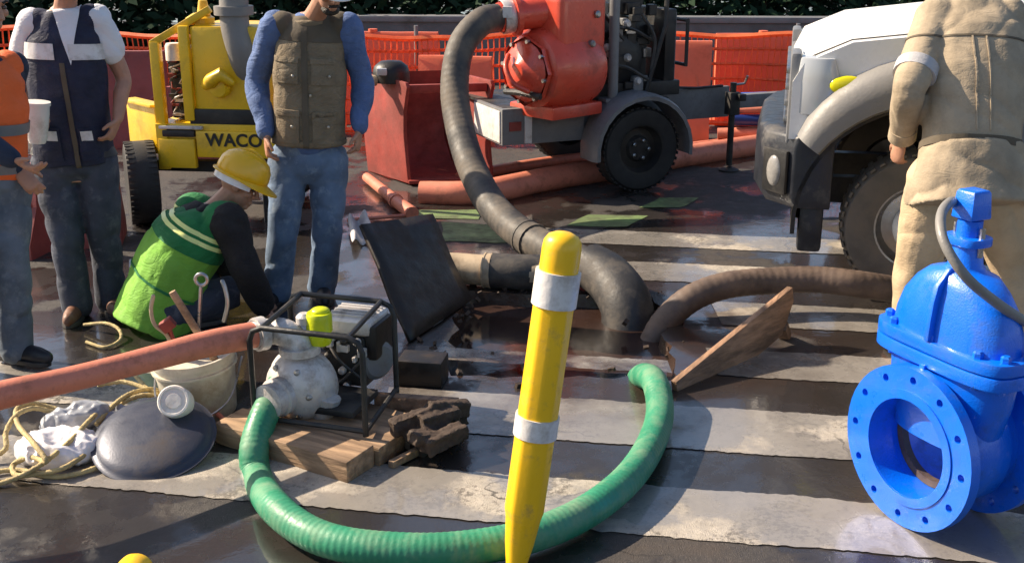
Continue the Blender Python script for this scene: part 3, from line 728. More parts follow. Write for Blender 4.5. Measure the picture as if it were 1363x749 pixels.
m = MB(); m.lathe([(0, 0), (.045, 0), (.045, .09), (0, .09)], q + V((-.12, -.08, -.03)), V((-1, -.5, .1)), 12); m.build('outlet', M_tan, hd, smooth=40)

# ------------------------------------------------------------------ yellow pump set (left)
Yo = V((at(215, 225, 8).x, 8.0, 0))
ang = R(-7); yu = V((math.cos(ang), math.sin(ang), 0)); yw = V((-math.sin(ang), math.cos(ang), 0)); YA = (yu, yw, Z)
def K(a, b, z): return Yo + yu * a + yw * b + Z * z
T = thing('yellow_pump_set', 'yellow engine pump set on a wheeled frame behind the kneeling worker', 'pump', Yo)
def ybox(name, c, s_, m_=M_machyel, par=None, bev=.012):
    mm = MB(); mm.box(K(*c), s_, YA); return mm.build(name, m_, par or T, bevel=bev)
tray = ybox('tray', (.40, .45, .62), (.82, .9, .24))
ybox('corner_panel', (.145, -.015, .53), (.27, .05, .21))
bx = ybox('tool_box', (.60, -.01, .60), (.62, .04, .19))
ybox('rail', (.18, .0, .715), (.32, .06, .022), M_cast, bev=.004)
ybox('dark_strip', (.16, -.005, .672), (.24, .05, .05), M_darksteel)  # solid dark strip on the front of the tray, not hollowed out
ybox('post', (.03, .02, 1.00), (.07, .07, .62)); ybox('post', (.17, .5, 1.10), (.05, .05, .72))
ybox('post', (.86, .75, 1.05), (.06, .06, .66))
m = MB(); m.beam(K(.0, .02, 1.29), K(.42, .1, 1.53), .06, .05); m.build('sloping_rail', M_machyel, T, bevel=.008)
m = MB(); m.beam(K(.03, .02, .41), K(.03, .02, .74), .09, .08); m.build('lower_post', M_machyel, T, bevel=.008)
tank = ybox('engine_cover', (.53, .28, 1.09), (.50, .52, .66), bev=.035)
ybox('cover_edge', (.245, .02, 1.09), (.075, .05, .66), M_machyel, tank)
ybox('dark_base', (.50, .03, .79), (.52, .05, .11), M_darksteel, tank)
m = MB(); m.tube([K(.40, -.02, 1.02), K(.45, -.06, 1.05), K(.52, -.07, 1.10), K(.58, -.03, 1.04)], [.04, .055, .05, .03], 10, round_end=True); m.lathe([(.0, 0), (.075, 0), (.06, .05), (.0, .06)], K(.49, -.01, 1.0), -yw, 16)
m.build('valve_handle', M_machyel, T, smooth=60)
m = MB(); m.box(K(.14, .30, 1.0), (.18, .3, .5), YA); en = m.build('engine', M_darksteel, T, bevel=.02)
rnd = random.Random(8)
for k in range(12):
    m = MB(); m.box(K(rnd.uniform(.07, .21), .14, .78 + k * .035), (rnd.uniform(.02, .07), .04, rnd.uniform(.012, .04)), YA); m.tube([K(rnd.uniform(.07, .2), .13, .78 + k * .035), K(rnd.uniform(.07, .2), .11, .80 + k * .035), K(rnd.uniform(.07, .2), .13, .84 + k * .035)], .007, 6); m.build('fitting', (M_cast, M_darksteel, M_rust)[k % 3], en)
m = MB(); m.lathe([(0, 0), (.06, 0), (.06, .10), (.05, .12), (0, .12)], K(.12, .12, 1.17), Z, 16); m.build('filter', M_white, T, smooth=40)
m = MB(); m.lathe([(.0, 0), (.10, 0), (.10, .04), (.05, .07), (0, .08)], K(.30, .2, 1.42), Z, 16); m.lathe([(.0, 0), (.05, 0), (.03, .10), (0, .11)], K(.33, .2, 1.48), Z, 12); m.build('filler_cap', M_machyel, tank, smooth=40)
# fender panel and wheel at the left
pa_, pb_ = K(-.36, .34, .675), K(-.01, .05, .675); dd_ = (pb_ - pa_).normalized(); nn_ = V((-dd_.y, dd_.x, 0))
m = MB(); m.box((pa_ + pb_) / 2, ((pb_ - pa_).length, .05, .34), (dd_, nn_, Z)); sp_ = m.build('side_panel', M_machyel, T, bevel=.012)
m = MB(); m.box((pa_ + pb_) / 2 + Z * .18, ((pb_ - pa_).length + .01, .12, .02), (dd_, nn_, Z)); m.build('panel_lip', M_machyel, sp_, bevel=.005)
wheel(T, V((at(190, 250, 8.05).x, 8.05, .30)), V((-.93, -.36, 0)), .30, .22, M_tyreblk, M_darksteel, .17)
wheel(T, K(.6, 1.0, .33), yw, .33, .20, M_tyreblk, M_darksteel, .18)
m = MB(); m.beam(K(-.2, .2, .40), K(.9, .2, .40), .08, .08); m.beam(K(-.1, .8, .40), K(.9, .8, .40), .08, .08); m.build('chassis', M_darksteel, T)
m = MB(); m.tube([K(.72, .15, .0), K(.72, .15, .5)], .03, 8); m.build('prop_stand', M_darksteel, T)
# lettering on the tool box
cu = bpy.data.curves.new('lettering', 'FONT'); cu.body = 'WACO'; cu.size = .125; cu.extrude = .0015; cu.offset = .0035; cu.space_character = 1.05
to = bpy.data.objects.new('tmp', cu); COL.objects.link(to); dg = bpy.context.evaluated_depsgraph_get(); dg.update()
me = bpy.data.meshes.new_from_object(to.evaluated_get(dg)); bpy.data.objects.remove(to)
me.materials.clear(); me.materials.append(M_text)
lo = bpy.data.objects.new('lettering', me); COL.objects.link(lo); lo.parent = bx
lo.rotation_euler = (math.pi / 2, 0, ang); lo.location = K(.365, -.034, .592) - Yo
# grey pipe from the top of the yellow pump
pp = bez([at(310, -60, 8.0), at(311, -5, 8.0), at(313, 35, 7.98), at(322, 70, 7.97), at(333, 105, 8.05), at(342, 150, 8.2)])
t = thing('grey_pipe', 'dusty grey flanged pipe bending down beside the yellow pump cover', 'pipe', pp[-1])
m = MB(); m.tube(pp, [.095] * 6 + [.10] * (len(pp) - 6), 16); m.build('pipe_body', M_flare, t, smooth=60)
m = MB(); m.lathe([(.09, -.03), (.135, -.03), (.135, .03), (.09, .03)], at(311, 14, 8.0), Z, 20); m.build('flange', M_flare, t, smooth=40)

# ------------------------------------------------------------------ white truck at the right
Wt = g(1213, 403); th = V((-.972, .235, 0)).normalized(); tw = V((.235, .972, 0)).normalized()
def Q(a, b, z): return Wt + th * a + tw * b + Z * z
TA = (th, tw, Z); WID = 2.0
T = thing('truck', 'white pickup truck with grey fender flares and a dark bumper', 'truck', Wt)
wheel(T, Q(0, .16, .43), -tw, .43, .25, M_tyre, M_steel, .245, hub=.58, lugs=8)
wheel(T, Q(0, WID - .16, .43), tw, .43, .25, M_tyre, M_steel, .245, hub=.58, lugs=8)
wheel(T, Q(-3.6, .16, .43), -tw, .43, .25, M_tyre, M_steel, .245, hub=.58, lugs=8)
wheel(T, Q(-3.6, WID - .16, .43), tw, .43, .25, M_tyre, M_steel, .245, hub=.58, lugs=8)
def fender_col(a):
    tops = [(-.95, 1.608), (-.2, 1.548), (.45, 1.468), (.70, 1.352), (.76, 1.24)]
    for (a0_, z0_), (a1_, z1_) in zip(tops, tops[1:]):
        if a0_ <= a <= a1_: tz = z0_ + (z1_ - z0_) * (a - a0_) / (a1_ - a0_)
    bz = .43 + math.sqrt(max(0, .72 ** 2 - a * a)) if abs(a) < .72 else .55
    if a > .53: bz = .92
    return bz, tz
for b0 in (.02, WID - .22):
    m = MB(); rings = []
    for a in [-.95, -.85, -.75, -.719, -.70, -.66, -.6, -.5, -.4, -.3, -.2, -.1, 0, .1, .2, .3, .4, .45, .52, .535, .6, .66, .70, .73, .759]:
        bz, tz = fender_col(a); rings.append([Q(a, b0, bz), Q(a, b0 + .20, bz), Q(a, b0 + .20, tz), Q(a, b0, tz)])
    m.rings(rings); m.build('fender', M_trwhite, T, bevel=.0, smooth=30)
hood = MB()
rings = []
for a, z, hw in ((.74, 1.18, .80), (.76, 1.32, .82), (.70, 1.45, .84), (.45, 1.56, .85), (-.2, 1.64, .86), (-.95, 1.70, .87)):
    rings.append([Q(a, 1 + hw * k / 8, z - .10 * (abs(k) / 8) ** 3) for k in range(-8, 9)])
hv = [p for r_ in rings for p in r_]; n_ = 17
hood.add(hv, [(j * n_ + i, j * n_ + i + 1, (j + 1) * n_ + i + 1, (j + 1) * n_ + i) for j in range(5) for i in range(16)])
ho = hood.build('bonnet', M_trwhite, T, smooth=50); md = ho.modifiers.new('t', 'SOLIDIFY'); md.thickness = .03; md.offset = -1
m = MB(); m.box(Q(-.15, 1, 1.20), (1.4, 1.56, .30), TA); m.build('engine_bay', M_darksteel, T)
# flares
for b0, sgn in ((.0, -1), (WID, 1)):
    m = MB(); rings = []
    for k in range(21):
        a = R(36 + 142 * k / 20); ca, sa = math.cos(a), math.sin(a); wf = .15 + .11 * max(0, math.sin((a - R(36)) * 1.25)) ** .7
        ring = []
        for rr, off in ((.715, -.02), (.72, .075), (.735, .10), (.73 + wf * .4, .105), (.73 + wf * .75, .085), (.73 + wf * .97, .03), (.73 + wf, -.02)):
            ring.append(Q(ca * rr, b0 + sgn * off, .43 + sa * rr))
        rings.append(ring)
    m.rings(rings); m.build('fender_flare', M_flare, T, smooth=45)
    m = MB(); rings = []
    for k in range(19):
        a = R(-5 + 190 * k / 18); rings.append([Q(math.cos(a) * rr, b0 - sgn * off, .43 + math.sin(a) * rr) for rr, off in ((.715, 0), (.69, 0), (.69, .55), (.715, .55))])
    m.rings(rings); m.build('wheel_well', M_darksteel, T)
for b_, sg in ((.145, 1), (WID - .145, -1)):
    m = MB(); m.tube([Q(a_, b_ - sg * .0, z_) for a_, z_ in ((.70, 1.358), (.45, 1.470), (-.2, 1.550), (-.95, 1.610))], .006, 6); m.build('panel_gap', M_black, T)
# front: grille, lamps, bumper
m = MB(); m.box(Q(.735, 1, 1.12), (.08, 1.36, .40), TA); gr = m.build('grille', M_greysteel, T, bevel=.03)
for k in range(4):
    m = MB(); m.box(Q(.782, 1, .98 + k * .095), (.03, 1.3, .035), TA); m.build('grille_bar', M_steel, gr, bevel=.006)
for b_ in (.20, WID - .2):
    m = MB(); m.box(Q(.745, b_, 1.14), (.06, .30, .52), TA); m.build('grille_surround', M_greysteel, T, bevel=.02)
for b0, sg in ((.0, 1), (WID, -1)):
    m = MB(); rings = []
    for z in (1.06, 1.22, 1.38): rings.append([Q(.75 - .02 * (z > 1.3), b0 + sg * .30, z), Q(.74 - .02 * (z > 1.3), b0 + sg * .03, z), Q(.62, b0 - sg * .012, z), Q(.44 + (z - 1.06) * .3, b0 - sg * .004, z), Q(.44 + (z - 1.06) * .3, b0 + sg * .05, z), Q(.62, b0 + sg * .3, z)])
    m.rings(rings); hl = m.build('headlight', M_glass, T, bevel=.012)
    m = MB(); m.ell(Q(.46, b0 - sg * .012, 1.235), (.10, .022, .055), (th, tw, Z), 18, 10); m.build('indicator_lens', M_amber, T, bevel=.006)
plan = [(.50, .0), (.72, .0), (.90, .20), (.95, .5), (.955, 1.0), (.95, 1.5), (.90, 1.8), (.72, 2.0), (.50, 2.0), (.50, 1.7), (.62, 1.6), (.62, .4), (.50, .3)]
m = MB(); rings = [[Q(a * (1 - .02 * k_) if a > .6 else a, b, z) for a, b in plan] for z, k_ in ((.52, 2), (.58, 0), (.86, 0), (.93, 1), (.95, 3))]
m.rings(rings); bu = m.build('bumper', M_bumper, T, bevel=.012)
for y0, y1, p0, p1 in ((.06, .94, (.74, .02), (.88, .18)), (1.06, 1.94, (.88, 1.82), (.74, 1.98))):
    pa, pb = Q(*p0, .72), Q(*p1, .72); d = (pb - pa).normalized(); nn = V((d.y, -d.x, 0)); nn = nn if nn.dot(th) > 0 else -nn
    m = MB(); m.box((pa + pb) / 2 + nn * .012, ((pb - pa).length * .95, .03, .26), (d, nn, Z)); fr = m.build('fog_lamp_surround', M_darksteel, bu, bevel=.015)
    m = MB(); m.ell((pa + pb) / 2 + nn * .02, (.062, .03, .095), (d, nn, Z), 16, 9); m.build('fog_lamp', M_fog, fr, smooth=80)
for b_ in (.12, 1.88):
    m = MB(); m.box(Q(.60, b_, .40), (.14, .16, .30), TA); m.build('tow_bracket', M_bumper, T, bevel=.03)
m = MB(); m.box(Q(.66, 1, .47), (.06, 1.6, .12), TA); m.build('air_dam', M_darksteel, T, bevel=.02)
m = MB(); m.beam(Q(.6, .6, .52), Q(-4.6, .6, .60), .09, .16); m.beam(Q(.6, 1.4, .52), Q(-4.6, 1.4, .6), .09, .16); m.tube([Q(0, .2, .43), Q(0, 1.8, .43)], .07, 10); m.tube([Q(-3.6, .2, .43), Q(-3.6, 1.8, .43)], .08, 10); m.build('chassis', M_darksteel, T)
# cab and bed, beyond the right edge of the picture
cabs = [[Q(a, b, z) for a, z in ((-.95, .55), (-.95, 1.58), (-3.0, 1.58), (-3.0, .55))] for b in (.03, WID - .03)]
m = MB(); m.prism(cabs[0], tw * (WID - .06)); cab = m.build('cab', M_trwhite, T, bevel=.03)
m = MB(); m.rings([[Q(-.95, .08, 1.57), Q(-.95, 1.92, 1.57), Q(-2.98, 1.92, 1.57), Q(-2.98, .08, 1.57)], [Q(-1.55, .2, 2.12), Q(-1.55, 1.8, 2.12), Q(-2.85, 1.8, 2.12), Q(-2.85, .2, 2.12)], [Q(-1.7, .28, 2.17), Q(-1.7, 1.72, 2.17), Q(-2.75, 1.72, 2.17), Q(-2.75, .28, 2.17)]])
m.build('roof', M_trwhite, T, bevel=.02)
m = MB(); m.add([Q(-1.02, .2, 1.62), Q(-1.02, 1.8, 1.62), Q(-1.53, 1.68, 2.08), Q(-1.53, .32, 2.08)], [(0, 1, 2, 3)]); ws = m.build('windscreen', M_darkglass, cab)
ws.location = th * .02 + Z * .012
m = MB(); m.add([Q(-1.15, .10, 1.63), Q(-1.6, .19, 2.06), Q(-2.8, .19, 2.06), Q(-2.85, .10, 1.63)], [(0, 1, 2, 3)]); sw = m.build('side_window', M_darkglass, cab); sw.location = -tw * .02
m = MB(); m.box(Q(-2.9, .035, 1.2), (.12, .03, .03), TA); m.build('door_handle', M_steel, cab)
m = MB(); m.box(Q(-1.1, -.12, 1.75), (.10, .20, .26), TA); m.build('wing_mirror', M_bumper, cab, bevel=.03)
m = MB(); m.box(Q(-4.1, 1, 1.0), (2.1, WID - .04, .70), TA); m.build('load_bed', M_trwhite, T, bevel=.03)
# ------------------------------------------------------------------ hoses at the pit
PITZ = -.12
blk = [sp0 + sd0 * .05, sp0 + sd0 * .16, at(640, 30, 8.62), at(614, 62, 8.5), at(605, 115, 8.35), at(612, 170, 8.1), at(630, 228, 7.75), at(660, 280, 7.35), at(705, 318, 6.95), at(760, 343, 6.6), at(800, 362, 6.35)]
t, P = hose_thing('suction_hose', 'long black suction hose curving from the red pump down to the pit', blk, .105, M_suction, 18, 8, ribs=.05, ramp=.007, coupl=[(.80, .10, .112, M_suction)])
elb = [at(783, 352, 6.45), at(812, 372, 6.3), at(833, 405, 6.12), at(836, 445, 6.05), at(834, 490, 6.0), at(832, 530, 5.95)]
hose_thing('elbow_hose', 'thick dark rubber elbow bending down into the wet pit', elb, lambda s_: .135 + .02 * math.sin(s_ * 3), M_black, 18, 6)
hose_thing('tan_hose', 'dirty tan hose with dark rubber sleeve lying behind the bollard', [g(560, 362, .10), g(600, 357, .10), g(650, 360, .10), g(705, 363, .10), g(760, 358, .12), g(800, 352, .14)], .095, M_tan, 18, 6, coupl=[(.40, .05, .104, M_tan)])
m = MB(); m.tube(bez([g(654, 360, .10), g(690, 362, .10), g(718, 362, .10), g(745, 360, .11)]), [.108] * 18 + [.104], 18); tag(m.build('rubber_sleeve', M_black, smooth=60), 'dark rubber sleeve joining the tan hose behind the bollard', 'sleeve')
hose_thing('mud_hose', 'muddy brown hose arching out of the pit towards the truck tyre', [at(850, 500, 5.75), at(866, 462, 5.8), at(885, 428, 5.85), at(920, 397, 5.9), at(965, 380, 5.95), at(1020, 374, 6.0), at(1085, 372, 6.0), at(1150, 379, 5.95), g(1230, 392, .075)], .076, M_brown, 16, 6, ribs=.045)
grn = [at(374, 512, 4.42), at(362, 532, 4.36), at(348, 562, 4.26), at(338, 600, 4.15), at(343, 636, 4.05), g(364, 672, .075), g(402, 703, .075), g(450, 722, .075), g(520, 731, .075), g(600, 731, .075), g(690, 717, .075), g(765, 689, .075), g(822, 650, .075), g(856, 610, .075), g(875, 568, .08), g(878, 536, .10), g(871, 508, .12), g(858, 500, .06), g(848, 506, -.08), g(843, 512, -.2)]
hose_thing('green_hose', 'ribbed green suction hose looping across the road to the pit', grn, .060, M_green, 20, 8, ribs=.024, ramp=.012)
pk = [at(352, 443, 4.48), at(330, 447, 4.42), at(270, 459, 4.28), at(190, 480, 4.10), at(100, 503, 3.92), at(0, 526, 3.74), at(-90, 552, 3.6), at(-220, 640, 3.4)]
hose_thing('discharge_hose', 'pink discharge hose running from the small pump out at the left', pk, lambda s_: .052 + .004 * math.sin(s_ * 9), M_pink, 18, 8, coupl=[(.075, .05, .060, M_steel)])

# ------------------------------------------------------------------ leaning plate, plank, black box
def slab(corners, th_): # four corners of the front face
    a, b, c, d = [V(p) for p in corners]; n = (b - a).cross(d - a).normalized(); return [a, b, c, d], n * th_
BL, BR = g(545, 456), g(628, 400)
TL = at(480, 300, 6.0); TR = at(573, 288, 6.55)
m = MB(); q, n = slab([BL, BR, TR, TL], .025)
# slightly buckled sheet
rows = []; nu, nv = 8, 8
for j in range(nv + 1):
    for i in range(nu + 1):
        p = lerp(lerp(BL, BR, i / nu), lerp(TL, TR, i / nu), j / nv)
        rows.append(p + n.normalized() * (.02 * noise.noise(p * 3)) + V((0, 0, .004)))
m.add(rows, [(j * (nu + 1) + i, j * (nu + 1) + i + 1, (j + 1) * (nu + 1) + i + 1, (j + 1) * (nu + 1) + i) for j in range(nv) for i in range(nu)])
o = m.build('leaning_plate', M_plate, smooth=60); md = o.modifiers.new('t', 'SOLIDIFY'); md.thickness = .022; md.offset = 0
tag(o, 'dark sheet propped up at the pit edge behind the white pump', 'plate')
PL0, PL1 = g(897, 512, .03), at(1052, 386, 5.55)
pd = (PL1 - PL0).normalized(); side = V((pd.y, -pd.x, 0)).normalized(); upv = side.cross(pd)
m = MB(); nseg = 8; rings = []
for k in range(nseg + 1):
    c = lerp(PL0, PL1, k / nseg); wv = .11 + .01 * noise.noise(c * 4); e_ = .6 if k == nseg else 1
    lo_ = -.20 if k < nseg else -.06
    rings.append([c + side * .016 + upv * (.02), c - side * .016 + upv * .02, c - side * .016 + upv * (lo_ + .02 * noise.noise(c * 3)), c + side * .016 + upv * lo_])
m.rings(rings); tag(m.build('leaning_plank', M_wood2, bevel=.003), 'weathered brown plank on edge leaning up from the pit rim', 'plank')
m = MB(); c = g(562, 514); m.box(c + V((0, .06, .065)), (.22, .16, .13), (V((.985, -.17, 0)), V((.17, .985, 0)), Z))
tag(m.build('black_crate', M_plate, bevel=.012), 'small black box sitting between the pump and the pit', 'box')
# prop behind the plate, so it really leans on something
m = MB(); ct = lerp(TL, TR, .5); foot = V((ct.x + .1, ct.y + .18, 0)); m.beam(foot, ct + V((0, .03, -.06)), .05, .03); tag(m.build('prop_stick', M_wood2), 'short stick propping the dark sheet from behind', 'stick')
m = MB(); pt_ = lerp(PL0, PL1, .9) + upv * -.16; m.beam(V((pt_.x + .05, pt_.y + .10, 0)), pt_, .05, .05); tag(m.build('prop_block', M_wood2), 'wooden prop under the raised end of the brown plank', 'block')

# ------------------------------------------------------------------ bollards
def bollard(base, top, label, h=None):
    base, top = V(base), V(top); ax = (top - base).normalized(); Ln = (top - base).length
    t = thing('bollard', label, 'bollard', base, 'yellow traffic bollards')
    rr = .067
    def at_(z): return base + ax * z
    m = MB(); m.lathe([(.0, .0), (.030, .0), (.036, .06), (.050, .14), (rr - .006, .235), (rr, .26), (rr, .52 * Ln), (rr * .99, Ln * .80), (rr * .985, Ln - .105), (.0, Ln - .105)], base, ax, 10)
    m.build('tube', M_yellow, t, smooth=50, bevel=.010, bseg=3)
    for z0, z1 in ((Ln * .45, Ln * .51), (Ln - .20, Ln - .09)):
        m = MB(); m.lathe([(rr - .004, z0), (rr + .004, z0), (rr + .004, z1), (rr - .004, z1)], base, ax, 20); m.build('reflective_band', M_refl, t, smooth=40)
    m = MB(); m.lathe([(rr * .80, Ln - .11), (rr * .90, Ln - .108), (rr * .91, Ln - .09), (rr * .91, Ln - .02), (rr * .87, Ln + .002), (rr * .70, Ln + .020), (rr * .38, Ln + .030), (0, Ln + .033)], base, ax, 24); m.build('cap', M_yellow, t, smooth=50)
    m = MB(); m.lathe([(.11, 0), (.11, .02), (.08, .04), (.05, .05), (.0, .05)], V((base.x, base.y, 0)), Z, 18); m.build('base_flange', M_black, t, smooth=40)
    return t
b0 = g(684, 772, .02)
b1 = at(749, 322, b0.y + .06)
bollard(b0, b1, 'yellow plastic bollard with white bands leaning in front of the pit')
c0 = g(183, 757, .10); bollard(c0 + V((-.15, -1.0, -.06)), c0, 'knocked over yellow bollard lying at the bottom edge')

# ------------------------------------------------------------------ timber platform with the small white pump
A, B, C = g(287, 590), g(463, 644), g(561, 592)
ux = (B - A).normalized(); uy = V((-ux.y, ux.x, 0)); LX = (B - A).length; LY = .52
t = thing('timber_platform', 'worn timber boards under the small white pump', 'platform', (A + B) / 2)
for k in range(3):
    m = MB(); y0 = k * .18; rings = []
    for i in range(9):
        s_ = i / 8 * LX + (.02 * k if i == 8 else 0); z1 = .095 - .012 * k + .007 * noise.noise(V((s_ * 4, k, 2))); zz = .01 * noise.noise(V((s_ * 6, k, 7)))
        p = A + ux * s_ + uy * y0
        rings.append([p + Z * .003 + uy * zz, p + Z * z1 + uy * zz, p + uy * .172 + Z * (z1 + .006), p + uy * .172 + Z * .003])
    m.rings(rings); m.build('board', M_wood, t, bevel=.006)
# boards / clods to the right of the platform
cl = g(590, 596); m = MB(); rnd = random.Random(11)
dl = V((.80, .60, 0)).normalized(); dq = V((-dl.y, dl.x, 0))
for k in range(9):
    p = cl + dl * rnd.uniform(-.10, .08) + dq * rnd.uniform(-.10, .10) + Z * (.045 + .045 * (k % 3))
    a = V((dl.x, dl.y, rnd.uniform(-.25, .25))).normalized(); x, y, z = frame_of(a, Z)
    m.box(p, (rnd.uniform(.05, .10), rnd.uniform(.04, .07), rnd.uniform(.16, .26)), (x, y, z))
tag(m.build('broken_timber', M_rubble, remesh=.008, sm=1, disp=lambda p, n: .010 * noise.noise(V((p.dot(dl) * 5, p.dot(dq) * 30, p.z * 30))) + .004 * noise.noise(p * 60)), 'dark splintered timber ends heaped right of the pump boards', 'timber')
m = MB(); m.beam(g(500, 540, .06), g(610, 548, .06), .05, .12); tag(m.build('muddy_board', M_wood2, bevel=.006), 'muddy flat board behind the pump frame near the pit', 'board')
m = MB(); m.beam(g(520, 618, .02), g(575, 590, .02), .03, .03); tag(m.build('thin_batten', M_wood, bevel=.004), 'thin pale batten lying against the broken lump', 'batten')

FL, FR, BRr = g(340, 560, .10), g(487, 580, .10), g(528, 522, .10); BLl = FL + BRr - FR
T = thing('small_pump', 'portable water pump with white casing in a black tube frame', 'pump', (FL + BRr) / 2)
hz = .42
def topp(p, k=1): return p + Z * hz * k
px_ = (FR - FL).normalized(); py_ = V((-px_.y, px_.x, 0))
def bend_loop(p, q, r_=.06):
    return [p, topp(p) - Z * r_, topp(p) - Z * r_ * .3 + (q - p).normalized() * r_ * .3, topp(p) + (q - p).normalized() * r_, topp(q) - (q - p).normalized() * r_, topp(q) - Z * r_ * .3 - (q - p).normalized() * r_ * .3, topp(q) - Z * r_, q]
m = MB(); m.tube(bend_loop(FL, FR), .0125, 10); fr_ = m.build('front_frame_tube', M_darksteel, T, smooth=60)
m = MB(); m.tube(bend_loop(BLl, BRr), .0125, 10); m.build('rear_frame_tube', M_darksteel, T, smooth=60)
for p, q in ((FL, BLl), (FR, BRr)):
    s_ = (FR - FL).normalized() * (.06 if p is FL else -.06)
    m = MB(); m.tube([topp(p) + s_, topp(q) + s_], .0115, 8); m.build('top_tube', M_darksteel, T)
    m = MB(); m.tube([p + Z * .02, q + Z * .02], .0115, 8); m.build('base_tube', M_darksteel, T)
m = MB(); m.tube([FL + Z * .02, FR + Z * .02], .0115, 8); m.build('base_tube', M_darksteel, T)
# casing faces the left front
pcn = at(402, 512, 4.47); fa = V((-.50, -.86, .0)).normalized()
m = MB(); m.lathe([(.0, -.11), (.10, -.11), (.135, -.08), (.150, -.03), (.150, .03), (.135, .075), (.10, .10), (.065, .115), (.065, .14), (.0, .14)], pcn, fa, 30)
cas = m.build('casing', M_cast, T, smooth=40)
m = MB(); rings = []
for k in range(26):
    a = R(20 + 330 * k / 25); x, y, z = frame_of(fa); rad = .15 + .035 * k / 25; c = pcn + (x * math.cos(a) + y * math.sin(a)) * (rad - .03)
    rings.append([c + ((x * math.cos(a) + y * math.sin(a)) * math.cos(b_) + fa * math.sin(b_)) * (.03 + .016 * k / 25) for b_ in [2 * math.pi * q / 10 for q in range(10)]])
m.rings(rings); m.build('volute', M_cast, cas, smooth=60)
m = MB(); m.lathe([(.06, .10), (.085, .10), (.085, .135), (.075, .14), (.075, .19), (.06, .195)], pcn + V((-.02, 0, -.01)), fa, 22); m.build('suction_port', M_cast, cas, smooth=40)
for k in range(6):
    a = k * math.pi / 3; x, y, z = frame_of(fa); m = MB(); m.lathe([(0, .07), (.012, .07), (.012, .10), (0, .105)], pcn + (x * math.cos(a) + y * math.sin(a)) * .115, fa, 6); m.build('bolt', M_steel, cas)
# discharge elbow
el = bez([pcn + Z * .11, pcn + V((-.01, .0, .18)), pcn + V((-.055, 0, .235)), at(360, 441, 4.48), at(338, 446, 4.43)])
m = MB(); m.tube(el, [.062] * 8 + [.060] * 8 + [.056] * (len(el) - 16), 18); eo = m.build('discharge_elbow', M_cast, T, smooth=60)
m = MB(); m.lathe([(.06, -.015), (.088, -.015), (.088, .015), (.06, .015)], pcn + Z * .165, Z, 20); m.build('elbow_flange', M_cast, eo, smooth=40)
m = MB(); m.lathe([(.05, -.02), (.072, -.02), (.072, .02), (.05, .02)], at(346, 444, 4.45), (at(338, 446, 4.43) - at(360, 441, 4.48)), 20); m.build('hose_collar', M_cast, eo, smooth=40)
m = MB(); m.lathe([(0, 0), (.035, 0), (.035, .03), (.02, .045), (0, .045)], pcn + V((.02, .03, .27)), Z, 14); m.build('priming_plug', M_cast, eo, smooth=40)
# lime fuel bottle / air filter cover
fc = at(425, 432, 4.50)
m = MB(); m.lathe([(0, -.085), (.044, -.085), (.05, -.075), (.050, -.03), (.056, -.025), (.056, .045), (.05, .055), (0, .055)], fc, Z, 20); fcap = m.build('lime_filter_cover', M_lime, T, smooth=40)
m = MB(); m.ell(fc + Z * .058 + V((.005, .01, 0)), (.042, .04, .018)); m.build('cover_knob', M_lime, fcap, smooth=80)
# engine
ec = at(472, 455, 4.75); EA = (px_, py_, Z)
m = MB(); m.box(ec + V((0, 0, -.05)), (.20, .22, .24), EA); eng = m.build('engine_block', M_darksteel, T, bevel=.025)
m = MB(); m.box(ec + V((.01, .0, .105)), (.24, .22, .08), EA); m.build('fuel_tank', M_cast, T, bevel=.03, bseg=3)
m = MB()
for k in range(5): m.box(ec + V((.01, 0, .148)) + py_ * (-.07 + k * .035), (.20, .012, .012), EA)
m.build('tank_ribs', M_cast, T, bevel=.003)
m = MB(); m.box(ec + px_ * .12 + V((0, 0, .04)), (.06, .2, .16), EA); m.build('muffler', M_plate, eng, bevel=.015)
m = MB(); m.lathe([(.0, 0), (.085, 0), (.09, .03), (.07, .05), (0, .055)], ec + px_ * .10 - Z * .06 - py_ * .02, (px_ - py_ * .6).normalized(), 22); m.build('starter_cover', M_greysteel, eng, smooth=40)
rnd = random.Random(21)
for k in range(14):
    m = MB(); q = ec + px_ * rnd.uniform(-.10, .12) - py_ * (.11 + rnd.uniform(0, .03)) + Z * rnd.uniform(-.16, .06)
    m.box(q, (rnd.uniform(.015, .05), .03, rnd.uniform(.015, .05)), EA) if k % 2 else m.lathe([(0, 0), (.018, 0), (.018, .02), (.01, .03), (0, .03)], q, -py_, 10)
    m.build('fitting', M_cast if k % 3 else M_darksteel, eng, bevel=.003, bseg=1)
for a_, b_, c_ in (((-.08, -.12, .05), (0, -.17, -.02), (.08, -.12, -.12)), ((-.1, -.12, -.1), (-.02, -.16, -.14), (.1, -.13, -.02))):
    m = MB(); m.tube(bez([ec + px_ * v[0] + py_ * v[1] + Z * v[2] for v in (a_, b_, c_)]), .007, 6); m.build('fuel_line', M_black, eng)
m = MB(); m.box((FL + BRr) / 2 + Z * .035, (.36, .26, .03), EA); m.build('mounting_plate', M_darksteel, T, bevel=.006)

